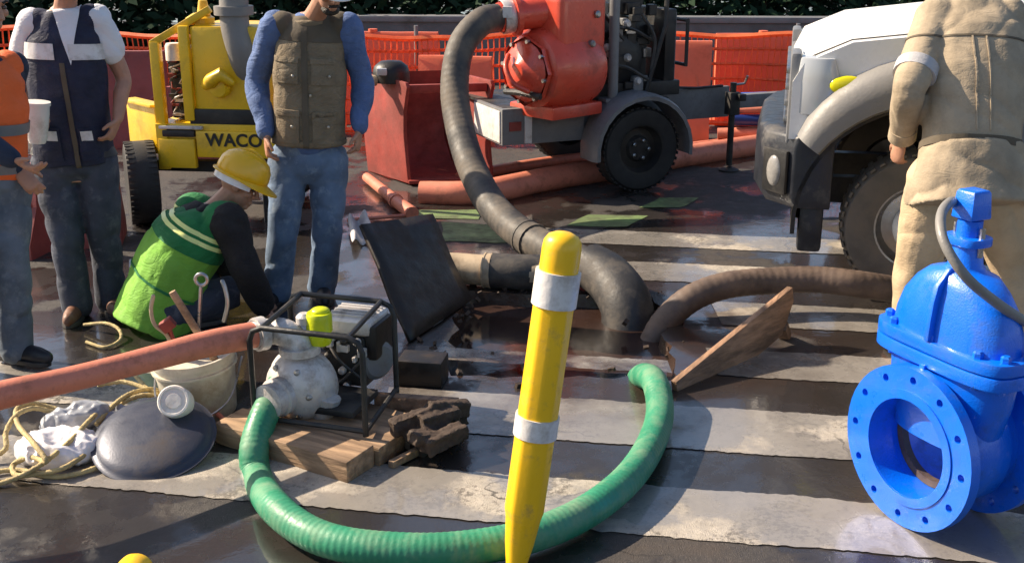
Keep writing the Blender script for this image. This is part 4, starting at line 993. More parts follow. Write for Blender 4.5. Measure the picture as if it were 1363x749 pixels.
# ------------------------------------------------------------------ bucket with tools
bc = g(270, 548); T = thing('bucket', 'dirty white plastic bucket holding tools beside the small pump', 'bucket', bc)
tl = V((-.06, -.06, 1)).normalized()
m = MB(); m.lathe([(0, .004), (.148, .004), (.152, .012), (.178, .27), (.186, .272), (.188, .30), (.182, .302), (.176, .30), (.168, .27), (.145, .02), (0, .018)], bc, tl, 32); bk = m.build('shell', M_bucket, T, smooth=40)
m = MB(); m.lathe([(.181, .235), (.187, .235), (.187, .245), (.181, .245)], bc, tl, 32); m.build('rim_ring', M_bucket, bk, smooth=40)
m = MB(); m.tube(bez([bc + V((.19, .02, .26)), bc + V((.16, -.16, .12)), bc + V((.0, -.215, .05)), bc + V((-.15, -.15, .12)), bc + V((-.185, .02, .26))]), .005, 6); m.build('wire_handle', M_steel, bk)
a_, b_ = at(229, 388, bc.y - .02), at(268, 450, bc.y + .0); c_ = b_ + (b_ - a_) * .9
m = MB(); m.tube([a_, lerp(a_, b_, .1), b_, c_], [.015, .0165, .017, .017], 12); tag(m.build('tool_handle', M_wood, smooth=60), 'pale wooden tool handle slanting out of the white bucket', 'tool')
a_, b_ = at(268, 372, bc.y + .03), at(264, 450, bc.y + .03); dn = (b_ - a_).normalized()
t = thing('ring_spanner', 'large steel ring spanner standing upright in the white bucket', 'spanner', b_ + dn * .16)
m = MB(); m.tube([a_ + V((math.cos(q * math.pi / 8) * .026, 0, math.sin(q * math.pi / 8) * .026)) for q in range(16)], .0085, 8, close=True); m.build('ring', M_steel, t, smooth=60)
m = MB(); m.beam(a_ + dn * .028, b_ + dn * .16, .012, .028, V((0, 1, 0))); m.build('shank', M_steel, t, bevel=.004)
rb = at(223, 432, bc.y + .02); m = MB(); m.box(rb, (.06, .05, .05), (V((.8, .2, .55)), V((-.2, .97, 0)), V((-.55, -.1, .8)))); m.tube([rb, rb + V((.03, .02, -.16))], .012, 8); tag(m.build('red_hand_tool', M_rust, bevel=.008), 'small red tool head poking out of the bucket at the left', 'tool')
ag = bez([at(204, 394, bc.y), at(201, 412, bc.y), at(206, 432, bc.y), at(222, 446, bc.y + .01), at(232, 470, bc.y + .02)]); m = MB(); m.tube(ag, .009, 8, round_end=True); tag(m.build('hook_tool', M_tan, smooth=60), 'bent pale hook tool at the left rim of the bucket', 'tool')
m = MB(); m.tube(bez([at(298, 428, bc.y + .05), at(303, 405, bc.y + .05), at(300, 385, bc.y + .06), at(295, 372, bc.y + .07)]), [.010] * 18 + [.006], 8); tag(m.build('thin_rod', M_steel, smooth=60), 'thin grey rod at the right rim of the white bucket', 'rod')

# upturned pan, white cap
pn = g(208, 606, 0); m = MB()
pn = pn + Z * .075; m.lathe([(.0, .052), (.06, .051), (.13, .046), (.19, .034), (.225, .018), (.232, .008), (.250, .006), (.250, .0), (.228, .0), (.215, .010), (.18, .026), (.0, .042)], pn, V((.02, -.34, .94)), 48)
tag(m.build('upturned_pan', M_pan, smooth=60), 'large dark bluish metal pan lying upside down near the rope', 'pan')
cp = at(234, 535, pn.y + .09); t = thing('pipe_cap', 'small white plastic cap resting on the dark upturned pan', 'cap', cp)
cd_ = V((.06, -.85, .5)).normalized()
m = MB(); m.lathe([(.0, .040), (.050, .040), (.054, .046), (.062, .046), (.067, .038), (.067, -.045), (.060, -.045), (.058, .02), (.0, .022)], cp, cd_, 28); m.build('shell', M_white, t, smooth=40)
m = MB(); m.lathe([(0, .045), (.03, .045), (.034, .0405)], cp, cd_, 28); m.build('raised_centre', M_white, t, smooth=40)
m = MB(); m.tube(bez([g(250, 548, .06), g(283, 548, .05), g(298, 560, .03), g(296, 576, .012), g(284, 584, .012)]), .011, 8); tag(m.build('short_hose_tail', M_pink, smooth=60), 'short thin pink hose tail curled right of the dark pan', 'hose')

# ------------------------------------------------------------------ bags and rope
def bag(name, c, size, axx, m_, label, seed, cat='bag'):
    m = MB(); m.ell(c, size, axx, 40, 26)
    def dsp(p, n):
        q = p * 11 + V((seed, 0, 0)); a = noise.noise(q + V((noise.noise(q * .6), noise.noise(q * .6 + V((5, 0, 0))), 0)) * 1.2)
        b = noise.noise(p * 27 + V((seed, 3, 0)) + V((a, a, 0)))
        return .040 * (.25 - abs(a)) + .014 * (.25 - abs(b))
    o = m.build(name, m_, remesh=.008, sm=0, disp=dsp, smooth=50); 
    for v in o.data.vertices:
        if v.co.z < .004: v.co.z = .004
    tag(o, label, cat)
AXI = (V((1, 0, 0)), V((0, 1, 0)), Z)
bag('white_bag', g(78, 596, .05), (.17, .13, .07), AXI, M_bag, 'crumpled white plastic bag lying inside the yellow rope coil', 1)
ax2 = (V((.95, .1, .25)).normalized(), V((-.1, .99, 0)).normalized(), V((-.25, 0, .96)).normalized())
bag('grey_sheet_roll', g(100, 556, .08), (.16, .07, .06), ax2, M_greybag, 'rolled grey plastic sheet lying under the pink hose', 4, 'plastic sheet')
bag('white_bag', g(150, 560, .05), (.12, .09, .06), AXI, M_greybag, 'grey crumpled bag between the rope and the dark pan', 9)
def rope(pts, label, r=.0105):
    P = bez(pts, 7); m = MB(); m.tube(P, r, 8)
    # lay of the strands
    D = 0; Q = [[], []]
    for i, p in enumerate(P):
        if i: D += (p - P[i - 1]).length
        d = (P[min(i + 1, len(P) - 1)] - P[max(i - 1, 0)]).normalized(); x, y, _ = frame_of(d)
        for h in (0, 1): a = D * 90 + h * math.pi; Q[h].append(p + (x * math.cos(a) + y * math.sin(a)) * r * .55)
    for h in (0, 1): m.tube(Q[h], r * .62, 6)
    tag(m.build('rope', M_rope, smooth=60), label, 'rope', 'yellow rope coiled at the left')
def rp(*pp): return [g(px, py, z) for px, py, z in pp]
rope(rp((-60, 652, .012), (-10, 645, .012), (25, 634, .03), (60, 614, .07), (95, 585, .10), (118, 560, .12), (135, 548, .10), (160, 556, .06)), 'yellow rope strand crossing over the white bag to the left edge')
rope(rp((120, 600, .05), (85, 622, .05), (50, 630, .03), (22, 632, .02), (18, 618, .03), (40, 608, .06), (62, 614, .08), (45, 590, .12), (24, 565, .13), (22, 545, .13), (38, 536, .12), (60, 540, .09), (90, 548, .06)), 'yellow rope looped round the left side of the white bag')
rope(rp((-40, 615, .02), (5, 600, .05), (8, 575, .10), (22, 552, .14), (45, 543, .13), (70, 548, .09)), 'yellow rope bend at the far left edge of the coil')
rope(rp((-30, 632, .02), (20, 625, .02), (70, 634, .015), (110, 628, .02), (150, 612, .02), (170, 596, .02)), 'yellow rope lying flat in front of the white bag')
rope(rp((128, 565, .08), (150, 540, .12), (175, 523, .13), (205, 518, .10), (228, 530, .05)), 'yellow rope strand bundled left of the white bucket')
rope(rp((150, 552, .06), (165, 535, .11), (190, 526, .12), (215, 530, .08), (230, 548, .03)), 'yellow rope bend lowest in the bundle left of the bucket')
rope(rp((172, 490, .07), (185, 505, .08), (200, 520, .10), (225, 522, .07)), 'yellow rope end rising towards the pink hose by the bucket')
rope(rp((130, 512, .12), (165, 508, .12), (200, 520, .10), (222, 538, .05), (236, 560, .02)), 'pale rope strand along the top of the bundle by the bucket')
rope(rp((112, 432, .03), (140, 430, .06), (158, 438, .05), (160, 452, .02), (140, 462, .012), (115, 455, .012)), 'loop of rope on the road by the brown boots', .009)

# ------------------------------------------------------------------ blue gate valve
RF = .30; fl_c = g(1205, 596, RF + .005); nf = V((-.905, -.425, 0)).normalized(); wd = V((nf.y, -nf.x, 0))   # wd points away to the back-left... width axis
RF = .30
ca = fl_c - nf * .18                      # stem axis
T = thing('gate_valve', 'bright blue cast gate valve with bolted flanges at the right', 'valve', V((ca.x, ca.y, 0)))
def ring_holes(c, ax, rin, rout, th_, nh, hr):
    """flange plate with real bolt holes, cut as sectors round each hole"""
    x, y, z = frame_of(ax, V((0, 0, 1))); m = MB(); rb_ = rout * .86 + rin * .0; sec = 2 * math.pi / nh; NS = 12
    for h in range(nh):
        a0_ = h * sec; hc = (math.cos(a0_) * rb_, math.sin(a0_) * rb_)
        hole = [(hc[0] + math.cos(a0_ + 2 * math.pi * k / NS) * hr, hc[1] + math.sin(a0_ + 2 * math.pi * k / NS) * hr) for k in range(NS)]
        # outer boundary of the sector, 12 points matched to the hole points (start at the outer rim, counter clockwise)
        def pol(r_, da): return (math.cos(a0_ + da) * r_, math.sin(a0_ + da) * r_)
        s2 = sec / 2; rm = (rout + rin) / 2
        outb = [pol(rout, 0), pol(rout, s2 * .5), pol(rout, s2), pol(rm, s2), pol(rin, s2), pol(rin, s2 * .5), pol(rin, 0), pol(rin, -s2 * .5), pol(rin, -s2), pol(rm, -s2), pol(rout, -s2), pol(rout, -s2 * .5)]
        P3 = lambda p, h_: c + x * p[0] + y * p[1] + z * h_
        vs = [P3(p, 0) for p in hole] + [P3(p, 0) for p in outb] + [P3(p, -th_) for p in hole] + [P3(p, -th_) for p in outb]
        fs = []
        for k in range(NS):
            k2 = (k + 1) % NS
            fs += [(k, k2, 12 + k2, 12 + k), (24 + k, 36 + k, 36 + k2, 24 + k2), (k, 24 + k, 24 + k2, k2)]
        for k in (10, 11, 0, 1, 4, 5, 6, 7): k2 = (k + 1) % 12; fs.append((12 + k, 12 + k2, 36 + k2, 36 + k))
        m.add(vs, fs)
    return m
def merge(o, d=.0005):
    bm = bmesh.new(); bm.from_mesh(o.data); bmesh.ops.remove_doubles(bm, verts=bm.verts, dist=d); bmesh.ops.recalc_face_normals(bm, faces=bm.faces); bm.to_mesh(o.data); bm.free()
    o.data.set_sharp_from_angle(angle=R(35))
RB = .18
for c_, a_ in ((fl_c, nf), (fl_c - nf * .36, -nf)):
    m = ring_holes(c_, a_, RB, RF, .042, 12, .0145); f_ = m.build('flange', M_blue, T, smooth=35); merge(f_)
    m = MB(); m.lathe([(RB + .001, -.002), (RB + .035, -.002), (RB + .035, .006), (RB + .001, .006)], c_, a_, 48, close=True); m.build('raised_face', M_blue, f_, smooth=35)
body_c = ca.copy()
m = MB(); m.lathe([(RB, .139), (RB + .03, .139), (RB + .03, .11), (RB + .05, .08), (RB + .05, -.08), (RB + .03, -.11), (RB + .03, -.139), (RB, -.139), (RB - .003, 0)], ca, nf, 48, close=True)
bd_ = m.build('body', M_blue, T, smooth=40)
# seat ring inside the bore (brownish)
m = MB(); m.lathe([(RB - .004, .05), (RB - .03, .05), (RB - .03, .02), (RB - .004, .02)], ca, nf, 48, close=True); m.build('seat_ring', M_brown, bd_, smooth=35)
def oval(z, hw, hd, n=40, p=2.6):
    out = []
    for k in range(n):
        a = 2 * math.pi * k / n; cx, sx = math.cos(a), math.sin(a)
        out.append(V((ca.x, ca.y, 0)) + wd * (hw * math.copysign(abs(cx) ** (2 / p), cx)) + nf * (hd * math.copysign(abs(sx) ** (2 / p), sx)) + Z * z)
    return out
zc = ca.z
m = MB(); m.rings([oval(zc + .02, .20, .105), oval(zc + .20, .245, .118), oval(zc + .315, .255, .122)]); m.build('neck', M_blue, T, smooth=40)
m = MB(); m.rings([oval(zc + .302, .30, .138, 40, 4), oval(zc + .350, .30, .138, 40, 4)]); lf = m.build('lower_bonnet_flange', M_blue, T, bevel=.006)
m = MB(); m.rings([oval(zc + .355, .30, .138, 40, 4), oval(zc + .400, .30, .138, 40, 4)]); uf = m.build('upper_bonnet_flange', M_blue, T, bevel=.006)
for k in range(10):
    a = 2 * math.pi * (k + .5) / 10; cx, sx = math.cos(a), math.sin(a)
    p = V((ca.x, ca.y, zc + .400)) + wd * (.276 * math.copysign(abs(cx) ** (2 / 3), cx)) + nf * (.118 * math.copysign(abs(sx) ** (2 / 3), sx))
    m = MB(); m.lathe([(0, 0), (.018, 0), (.018, .018), (.012, .024), (0, .024)], p, Z, 6); m.build('bolt', M_blue, uf)
    m = MB(); m.lathe([(0, 0), (.012, 0), (.012, -.016), (0, -.016)], V((p.x, p.y, zc + .302)), Z, 6); m.build('nut', M_blue, lf)
m = MB(); m.rings([oval(zc + .398, .252, .120, 40, 2.9), oval(zc + .46, .245, .117, 40, 2.8), oval(zc + .53, .222, .110, 40, 2.7), oval(zc + .59, .178, .099, 40, 2.5), oval(zc + .632, .125, .086, 40, 2.6), oval(zc + .645, .078, .066, 40, 2), oval(zc + .66, .06, .058, 40, 2), oval(zc + .735, .05, .05, 40, 2)])
bo = m.build('bonnet', M_blue, T, smooth=50)
for s_ in (1, -1):
    m = MB(); rings = [[V((ca.x, ca.y, z)) + nf * s_ * d_ + wd * e for d_, e in ((.02, -.011), (dd, -.011), (dd, .011), (.02, .011))] for z, dd in ((zc + .401, .145), (zc + .47, .143), (zc + .545, .136), (zc + .60, .124), (zc + .658, .075))]
    m.rings(rings); m.build('rib', M_blue, bo, bevel=.004)
for s_ in (1, -1):
    m = MB(); rings = [[V((ca.x, ca.y, z)) + nf * s_ * d_ + wd * e for d_, e in ((.02, -.012), (dd, -.012), (dd, .012), (.02, .012))] for z, dd in ((zc + .19, .165), (zc + .24, .150), (zc + .314, .148))]
    m.rings(rings); m.build('neck_rib', M_blue, T, bevel=.004)
m = MB(); m.rings([oval(zc + .735, .075, .062, 28, 3), oval(zc + .765, .075, .062, 28, 3)]); gl = m.build('gland_flange', M_blue, T, bevel=.005)
for s_ in (1, -1):
    m = MB(); p = V((ca.x, ca.y, zc + .70)) + wd * s_ * .058; m.lathe([(0, 0), (.010, 0), (.010, .10), (0, .10)], p, Z, 8); m.build('gland_bolt', M_steel, gl)
m = MB(); m.lathe([(0, 0), (.042, 0), (.042, .055), (.028, .056), (.020, .09), (0, .09)], V((ca.x, ca.y, zc + .765)), Z, 20); m.build('stem', M_blue, T, smooth=40)
st = V((ca.x, ca.y, 0)); m = MB(); rings = []
for z, h_ in ((zc + .825, .044), (zc + .83, .046), (zc + .915, .040), (zc + .925, .034)): rings.append([st + wd * (h_ * sx) + nf * (h_ * sy) + Z * z for sx, sy in ((-1, -1), (1, -1), (1, 1), (-1, 1))])
m.rings(rings); m.build('square_cap', M_blue, T, bevel=.006)
# grey hose draped over the valve
sh = [st + V((.02, .15, zc + .80)), at(1268, 268, ca.y + .02), at(1253, 285, ca.y - .10), at(1256, 320, ca.y - .20), at(1283, 365, ca.y - .25), at(1320, 398, ca.y - .22), at(1365, 428, ca.y - .18), at(1440, 470, ca.y - .1)]
hose_thing('draped_hose', 'thin grey hose draped over the top of the blue valve', sh, .017, M_flare, 12, 7)
# ------------------------------------------------------------------ people
def torso_rings(J, secs, seg=20):
    pc = (J['hipA'] + J['hipB']) / 2; sc_ = (J['shA'] + J['shB']) / 2
    up = (sc_ - pc); front = J['front']
    mid = (pc + sc_) / 2 + J.get('bow', V((0, 0, 0)))
    rings = []
    for t_, w_, d_ in secs:
        if t_ <= 0: c = pc + up * t_
        elif t_ >= 1: c = sc_ + up * (t_ - 1) + J.get('neckdir', V((0, 0, 0))) * (t_ - 1)
        else: c = pc * (1 - t_) ** 2 + mid * (2 * t_ * (1 - t_)) + sc_ * t_ ** 2
        tt = min(1, max(0, t_))
        sd = lerp((J['hipB'] - J['hipA']).normalized(), (J['shB'] - J['shA']).normalized(), tt).normalized()
        n = up.normalized(); f = sd.cross(n).normalized()
        if f.dot(front) < 0: f = -f
        rings.append([c + sd * (w_ * math.copysign(abs(math.cos(a)) ** .85, math.cos(a))) + f * (d_ * math.copysign(abs(math.sin(a)) ** .85, math.sin(a)) + (.02 * math.sin(math.pi * tt))) for a in [2 * math.pi * k / seg for k in range(seg)]])
    return rings

def limb(m, pts, rs, seg=12, n=5, ell=None):
    P = bez(pts, n); k = len(rs) - 1; R_ = []
    for i in range(len(P)):
        f = i / (len(P) - 1) * k; j = min(k - 1, int(f)); R_.append(lerp(rs[j], rs[j + 1], f - j))
    m.tube(P, R_, seg, round_end=True)

def hand(m, wr, d, palm, side, curl=.5):
    """palm and five fingers; d along the hand, palm = palm normal, side = towards the thumb"""
    d = d.normalized(); palm = (palm - d * palm.dot(d)).normalized(); s_ = d.cross(palm).normalized()
    if s_.dot(side) < 0: s_ = -s_
    m.tube([wr - d * .02, wr + d * .02, wr + d * .055, wr + d * .092], [.026, .034, .040, .038], 12, round_end=True, ref=palm, ell=[(1, .75), (1, .55), (1, .45), (1, .42)])
    for k, (o, ln) in enumerate(((.030, .072), (.010, .080), (-.010, .074), (-.029, .058))):
        p = wr + d * (.088 - abs(k - 1.2) * .004) + s_ * o; dd = (d + s_ * o * 2.5).normalized(); pts = [p - dd * .02, p]
        for q, fr in enumerate((.45, .30, .25)):
            a = curl * (.7 + .5 * q + .12 * k); dd = (dd * math.cos(a * .6) + palm * math.sin(a * .6)).normalized(); p = p + dd * ln * fr; pts.append(p)
        m.tube(pts, [.0105, .0105, .0095, .009, .0082], 8, round_end=True)
    p = wr + d * .03 + s_ * .030; td = (d * .72 + s_ * .62 + palm * .35).normalized(); t2 = (d * .9 + s_ * .15 + palm * .45).normalized()
    m.tube([p - td * .015, p + td * .012, p + td * .04, p + td * .04 + t2 * .03], [.014, .0135, .0115, .0095], 8, round_end=True)

def folds(amp, fz=9.0, fx=4.0, seed=0):
    """soft drapery: warped diagonal ridges that come and go"""
    o = V((seed * 3.1, seed * 1.7, seed))
    def f(p, n):
        w1 = noise.noise(p * 3.2 + o); w2 = noise.noise(p * 6.5 + o * 2)
        ph = p.z * fz + (p.x + p.y) * fx * .8 + w1 * 1.6 + w2 * .6
        r1 = abs(math.sin(math.pi * ph * .5)) ** .75 - .62
        r2 = abs(math.sin(math.pi * (p.z * fz * .45 - (p.x - p.y) * fx * .9 + w2 * 1.2 + 3) * .5)) ** .75 - .62
        k1 = max(0, min(1, .5 + 1.6 * noise.noise(p * 2.6 + o * 3))); 
        return amp * (r1 * k1 + r2 * (1 - k1) * .9 + w1 * .35)
    return f

def person(label, J, cloth, seed=0, group=None):
    g0 = V(((J['anA'].x + J['anB'].x) / 2, (J['anA'].y + J['anB'].y) / 2, 0))
    T = thing('person', label, 'person', g0, group)
    hd = J['head']; hf = J['hdir'].normalized(); hu = (J.get('hup', V((0, 0, 1)))); hu = (hu - hf * hu.dot(hf)).normalized(); hs = hf.cross(hu)
    sc_ = (J['shA'] + J['shB']) / 2
    # --- body: one continuous skin
    m = MB()
    m.rings(torso_rings(J, [(-.16, .11, .09), (0, .155, .105), (.3, .135, .095), (.65, .155, .11), (.9, .15, .095), (1.03, .10, .07), (1.1, .06, .055)]))
    nb = sc_ + (sc_ - (J['hipA'] + J['hipB']) / 2).normalized() * .02
    m.tube([nb - (hd - nb) * .1, lerp(nb, hd - hu * .05 - hf * .02, .5), hd - hu * .05 - hf * .02], [.062, .055, .058], 14, round_end=True)
    HA = (hs, hf, hu)
    m.ell(hd + hu * .025 - hf * .012, (.074, .094, .098), HA, 20, 14)
    m.ell(hd - hu * .045 + hf * .025, (.056, .062, .072), HA, 18, 12)
    m.ell(hd - hu * .098 + hf * .066, (.026, .022, .020), HA)
    m.tube([hd + hu * .022 + hf * .085, hd + hf * .100 - hu * .006, hd - hu * .028 + hf * .112, hd - hu * .036 + hf * .09], [.009, .012, .017, .014], 8, round_end=True)
    m.tube([hd - hs * .045 + hu * .036 + hf * .076, hd + hu * .036 + hf * .086, hd + hs * .045 + hu * .036 + hf * .076], [.010, .011, .010], 8, round_end=True)
    for s_ in (1, -1):
        m.ell(hd + hs * .078 * s_ - hf * .008, (.010, .022, .034), HA, 10, 8); m.ell(hd + hs * .040 * s_ - hu * .022 + hf * .062, (.026, .022, .022), HA, 10, 8)
    m.ell(hd - hu * .066 + hf * .090, (.026, .010, .008), HA, 10, 6); m.ell(hd - hu * .078 + hf * .087, (.022, .011, .009), HA, 10, 6)
    for S in 'AB':
        sh, el, wr, hp, kn, an = (J[k + S] for k in ('sh', 'el', 'wr', 'hip', 'kn', 'an'))
        limb(m, [sh, lerp(sh, el, .5), el, lerp(el, wr, .4), wr], [.058, .050, .042, .042, .029])
        hdir = J.get('hd' + S, (wr - el).normalized()); hand(m, wr, hdir, J.get('palm' + S, (sc_ - wr).normalized()), J.get('thumb' + S, J['front']), J.get('curl' + S, .5))
        limb(m, [hp, lerp(hp, kn, .5), kn, lerp(kn, an, .35), an], [.085, .075, .055, .055, .036])
        td = J['toe' + S]; m.tube([an, an + td * .02 - Z * .03, an + td * .12 - Z * .05], [.04, .038, .028], 10, round_end=True)
    m.build('body', M_skin, T, smooth=179, remesh=.006, sm=2)
    # --- trousers
    k_ = cloth.get('loose', 1.0); m = MB()
    m.rings(torso_rings(J, [(-.17, .10, .09), (-.08, .165 * k_, .125 * k_), (0, .178 * k_, .128 * k_), (.14, .165, .118)]))
    for S in 'AB':
        hp, kn, an = J['hip' + S], J['kn' + S], J['an' + S]
        ie = an + Z * .0 + (kn - an).normalized() * -.025
        r_ = [.105, .098, .082, .078, .080]
        limb(m, [hp, lerp(hp, kn, .5), kn, lerp(kn, an, .45), ie], [x * k_ for x in r_], 16, 6)
    tr = m.build('trousers', cloth['trousers'], T, smooth=179, remesh=.011, sm=3, disp=folds(cloth.get('tfold', .014), 11, 5, seed))
    # --- shirt with sleeves
    m = MB(); w_ = cloth.get('girth', 1.0)
    m.rings(torso_rings(J, [(-.02, .165 * w_, .125 * w_), (.3, .158 * w_, .122 * w_), (.65, .172 * w_, .128 * w_), (.9, .165 * w_, .112 * w_), (1.03, .12 + .05 * (w_ > 1.2), .085 + .03 * (w_ > 1.2)), (1.09, .075 + .05 * (w_ > 1.2), .065 + .03 * (w_ > 1.2))]))
    for S in 'AB':
        sh, el, wr = J['sh' + S], J['el' + S], J['wr' + S]; e = cloth.get('sleeve', 1.0); ks = cloth.get('sleevew', 1.0)
        if e > .6: limb(m, [sh, lerp(sh, el, .5), el, lerp(el, wr, .5), lerp(el, wr, .93)], [x * ks for x in (.080, .072, .064, .058, .047)], 14, 6)
        else: limb(m, [sh, lerp(sh, el, .3), lerp(sh, el, .56)], [x * ks for x in (.082, .080, .078)], 14, 6)
    sh_o = m.build('shirt', cloth['shirt'], T, smooth=179, remesh=.011, sm=3, disp=folds(cloth.get('sfold', .016), 9, 8, seed + 5))
    if cloth.get('coverall'):
        # loose jacket skirt, yoke, cuffs and sleeve bands of a coverall
        m = MB(); m.rings(torso_rings(J, [(-.17, .20 * w_, .160 * w_), (-.06, .196 * w_, .152 * w_), (.08, .180 * w_, .138 * w_), (.2, .164 * w_, .126 * w_)]))
        m.build('jacket_skirt', cloth['shirt'], T, smooth=179, remesh=.011, sm=3, disp=folds(.022, 5, 9, seed + 3))
        for S in 'AB':
            sh, el, wr = J['sh' + S], J['el' + S], J['wr' + S]; d = (wr - el).normalized()
            m = MB(); c = lerp(el, wr, .86); m.lathe([(.052, -.035), (.066, -.035), (.068, .035), (.052, .035)], c, d, 18); m.build('cuff', cloth['shirt'], T, smooth=50)
            d2 = (el - sh).normalized(); c = lerp(sh, el, .80); m = MB(); m.lathe([(.07, -.03), (.101, -.03), (.100, .03), (.07, .03)], c, d2, 20, close=True); m.build('sleeve_band', M_greysleeve, T, smooth=50)
    # --- vest
    ve = None
    if 'vest' in cloth:
        m = MB(); vb = cloth.get('vest_bottom', -.06); vw = cloth.get('vestw', 1.0) * w_
        m.rings(torso_rings(J, [(vb, .192 * vw, .148 * vw), (.15, .188 * vw, .145 * vw), (.4, .183 * vw, .142 * vw), (.65, .190 * vw, .146 * vw), (.88, .178 * vw, .130 * vw), (1.02, .128, .104), (1.075, .092, .085)]))
        for S in 'AB':
            sh = J['sh' + S]; c = lerp(sh, sc_, .22); m.ell(c, (.085, .08, .075)) if cloth.get('sleevew', 1) < 1.2 else m.ell(lerp(sh, sc_, .15), (.112, .108, .10))
        ve = m.build('vest', cloth['vest'], T, smooth=179, remesh=.010, sm=3, disp=folds(cloth.get('vfold', .010), 7, 6, seed + 9))
    # --- shoes
    for S in 'AB':
        an, td = J['an' + S], J['toe' + S].normalized(); td = V((td.x, td.y, td.z * .5)).normalized(); z0 = an.z - .085
        heel = V((an.x, an.y, z0 + .045)) - td * .055; m = MB()
        m.tube([heel, heel + td * .05, heel + td * .12, heel + td * .19, heel + td * .245], [.042, .050, .050, .048, .036], 14, round_end=True, ref=Z, ell=[(.85, 1)] * 5)
        m.tube([an + Z * .06, an - Z * .01, heel + td * .05], [.058, .054, .05], 12, round_end=True)
        sh_ = m.build('shoe', cloth['shoe'], T, smooth=179, remesh=.009, sm=2)
        m = MB(); x, y, _z = frame_of(td, Z)
        out = [(-.06, .030), (-.045, .043), (.05, .046), (.12, .050), (.19, .048), (.235, .035), (.258, .012)]
        pl = [heel + td * (a + .0) + x * b for a, b in out] + [heel + td * a - x * b for a, b in out[::-1]]
        m.prism([V((p.x, p.y, p.z - .046)) for p in pl], Z * .026); m.build('sole', M_black, sh_, bevel=.004)
    # --- hair / hat / eyes
    if cloth.get('hair', True):
        m = MB(); m.ell(hd + hu * .035 - hf * .026, (.081, .094, .095), HA, 20, 14); m.ell(hd - hu * .03 - hf * .05, (.068, .055, .06), HA, 16, 10)
        m.build('hair', M_hair, T, smooth=179, remesh=.007, sm=1, disp=lambda p, n: .004 * noise.noise(p * 70))
    if cloth.get('beard'):
        m = MB(); m.ell(hd - hu * .098 + hf * .050, (.048, .046, .028), HA, 18, 10); m.tube([hd - hs * .028 - hu * .056 + hf * .098, hd - hu * .052 + hf * .106, hd + hs * .028 - hu * .056 + hf * .098], .008, 8, round_end=True)
        m.build('beard', M_hair, T, smooth=179, remesh=.006, sm=1, disp=lambda p, n: .004 * noise.noise(p * 80))
    for s_ in (1, -1):
        m = MB(); m.ell(hd + hs * .031 * s_ + hu * .008 + hf * .078, (.014, .010, .009), HA, 12, 8); m.build('eye', M_eye, T, smooth=179)
        m = MB(); m.tube([hd + hs * s_ * .014 + hu * .036 + hf * .095, hd + hs * s_ * .034 + hu * .041 + hf * .089, hd + hs * s_ * .052 + hu * .034 + hf * .076], .005, 6, round_end=True); m.build('eyebrow', M_hair, T)
    if 'hat' in cloth:
        hb = hd + hu * (.058 if cloth.get('beard') else .046) - hf * .008; m = MB(); rings = []
        for r_, z_ in ((.128, -.005), (.128, .03), (.122, .07), (.104, .105), (.07, .13), (.03, .142), (.002, .144)):
            rings.append([hb + hs * (math.cos(a) * r_ * .92) + hf * (math.sin(a) * r_ * 1.12) + hu * z_ for a in [2 * math.pi * k / 28 for k in range(28)]])
        m.rings(rings, cap=False); ht = m.build('hard_hat', cloth['hat'], T, smooth=60)
        md = ht.modifiers.new('t', 'SOLIDIFY'); md.thickness = .004; md.offset = -1
        m = MB(); rings = []
        for k in range(28):
            a = 2 * math.pi * k / 28; fr = max(0, math.sin(a)); ex = .014 + .05 * fr ** 1.5
            d = hs * (math.cos(a) * .92) + hf * (math.sin(a) * 1.12)
            p = hb + d * .126; q = hb + d * (.126 + ex) - hu * (.006 + .022 * fr)
            rings.append([p + hu * .006, q + hu * .003, q - hu * .003, p - hu * .004])
        m.rings(rings, close=True, cap=False); m.build('brim', cloth['hat'], ht, smooth=50)
        for o_ in (-.035, 0, .035):
            m = MB(); pts = [hb + hf * (math.cos(a) * .112 * 1.12) * (1 - abs(o_) * 2) + hs * o_ + hu * (math.sin(a) * (.148 - abs(o_) * .25)) for a in [R(20 + 140 * k / 12) for k in range(13)]]
            m.tube(pts, .007 if o_ else .010, 8, round_end=True); m.build('ridge', cloth['hat'], ht, smooth=60)
        if cloth.get('hatband'):
            m = MB(); rings = [[hb + hs * (math.cos(a) * r_ * .92) + hf * (math.sin(a) * r_ * 1.1) + hu * z_ for a in [R(150 + 240 * k / 20) for k in range(21)]] for r_, z_ in ((.122, -.045), (.126, -.045), (.128, .0), (.122, .0))]
            m.rings([[r_[i] for r_ in rings] for i in range(21)]); m.build('hat_liner', cloth['hatband'], ht, smooth=60)
    return dict(T=T, vest=ve, shirt=sh_o, trousers=tr, J=J, up=((sc_ - (J['hipA'] + J['hipB']) / 2).normalized()), pc=(J['hipA'] + J['hipB']) / 2, sc=sc_, hd=hd, hf=hf, hs=hs, hu=hu)

def band(pr_, src, name, m_, t0, t1, extra=(), off=.004, thick=.003):
    """a band round the trunk between two heights (0 hips, 1 shoulders)"""
    up = pr_['sc'] - pr_['pc']; n = up.normalized()
    return patch(src, name, m_, [(pr_['pc'] + up * t1, n), (pr_['pc'] + up * t0, -n)] + list(extra), off, thick)
def cell(pr_, src, name, m_, t0, t1, s0, s1, front=True, off=.004, thick=.006):
    """a pocket or panel between two heights and two sideways offsets, on the front or back"""
    J = pr_['J']; sd = (J['shB'] - J['shA']).normalized(); f = J['front']; f = (f - pr_['up'] * f.dot(pr_['up'])).normalized() * (1 if front else -1)
    return band(pr_, src, name, m_, t0, t1, [(pr_['pc'] + sd * s1, sd), (pr_['pc'] + sd * s0, -sd), (pr_['pc'], -f)], off, thick)

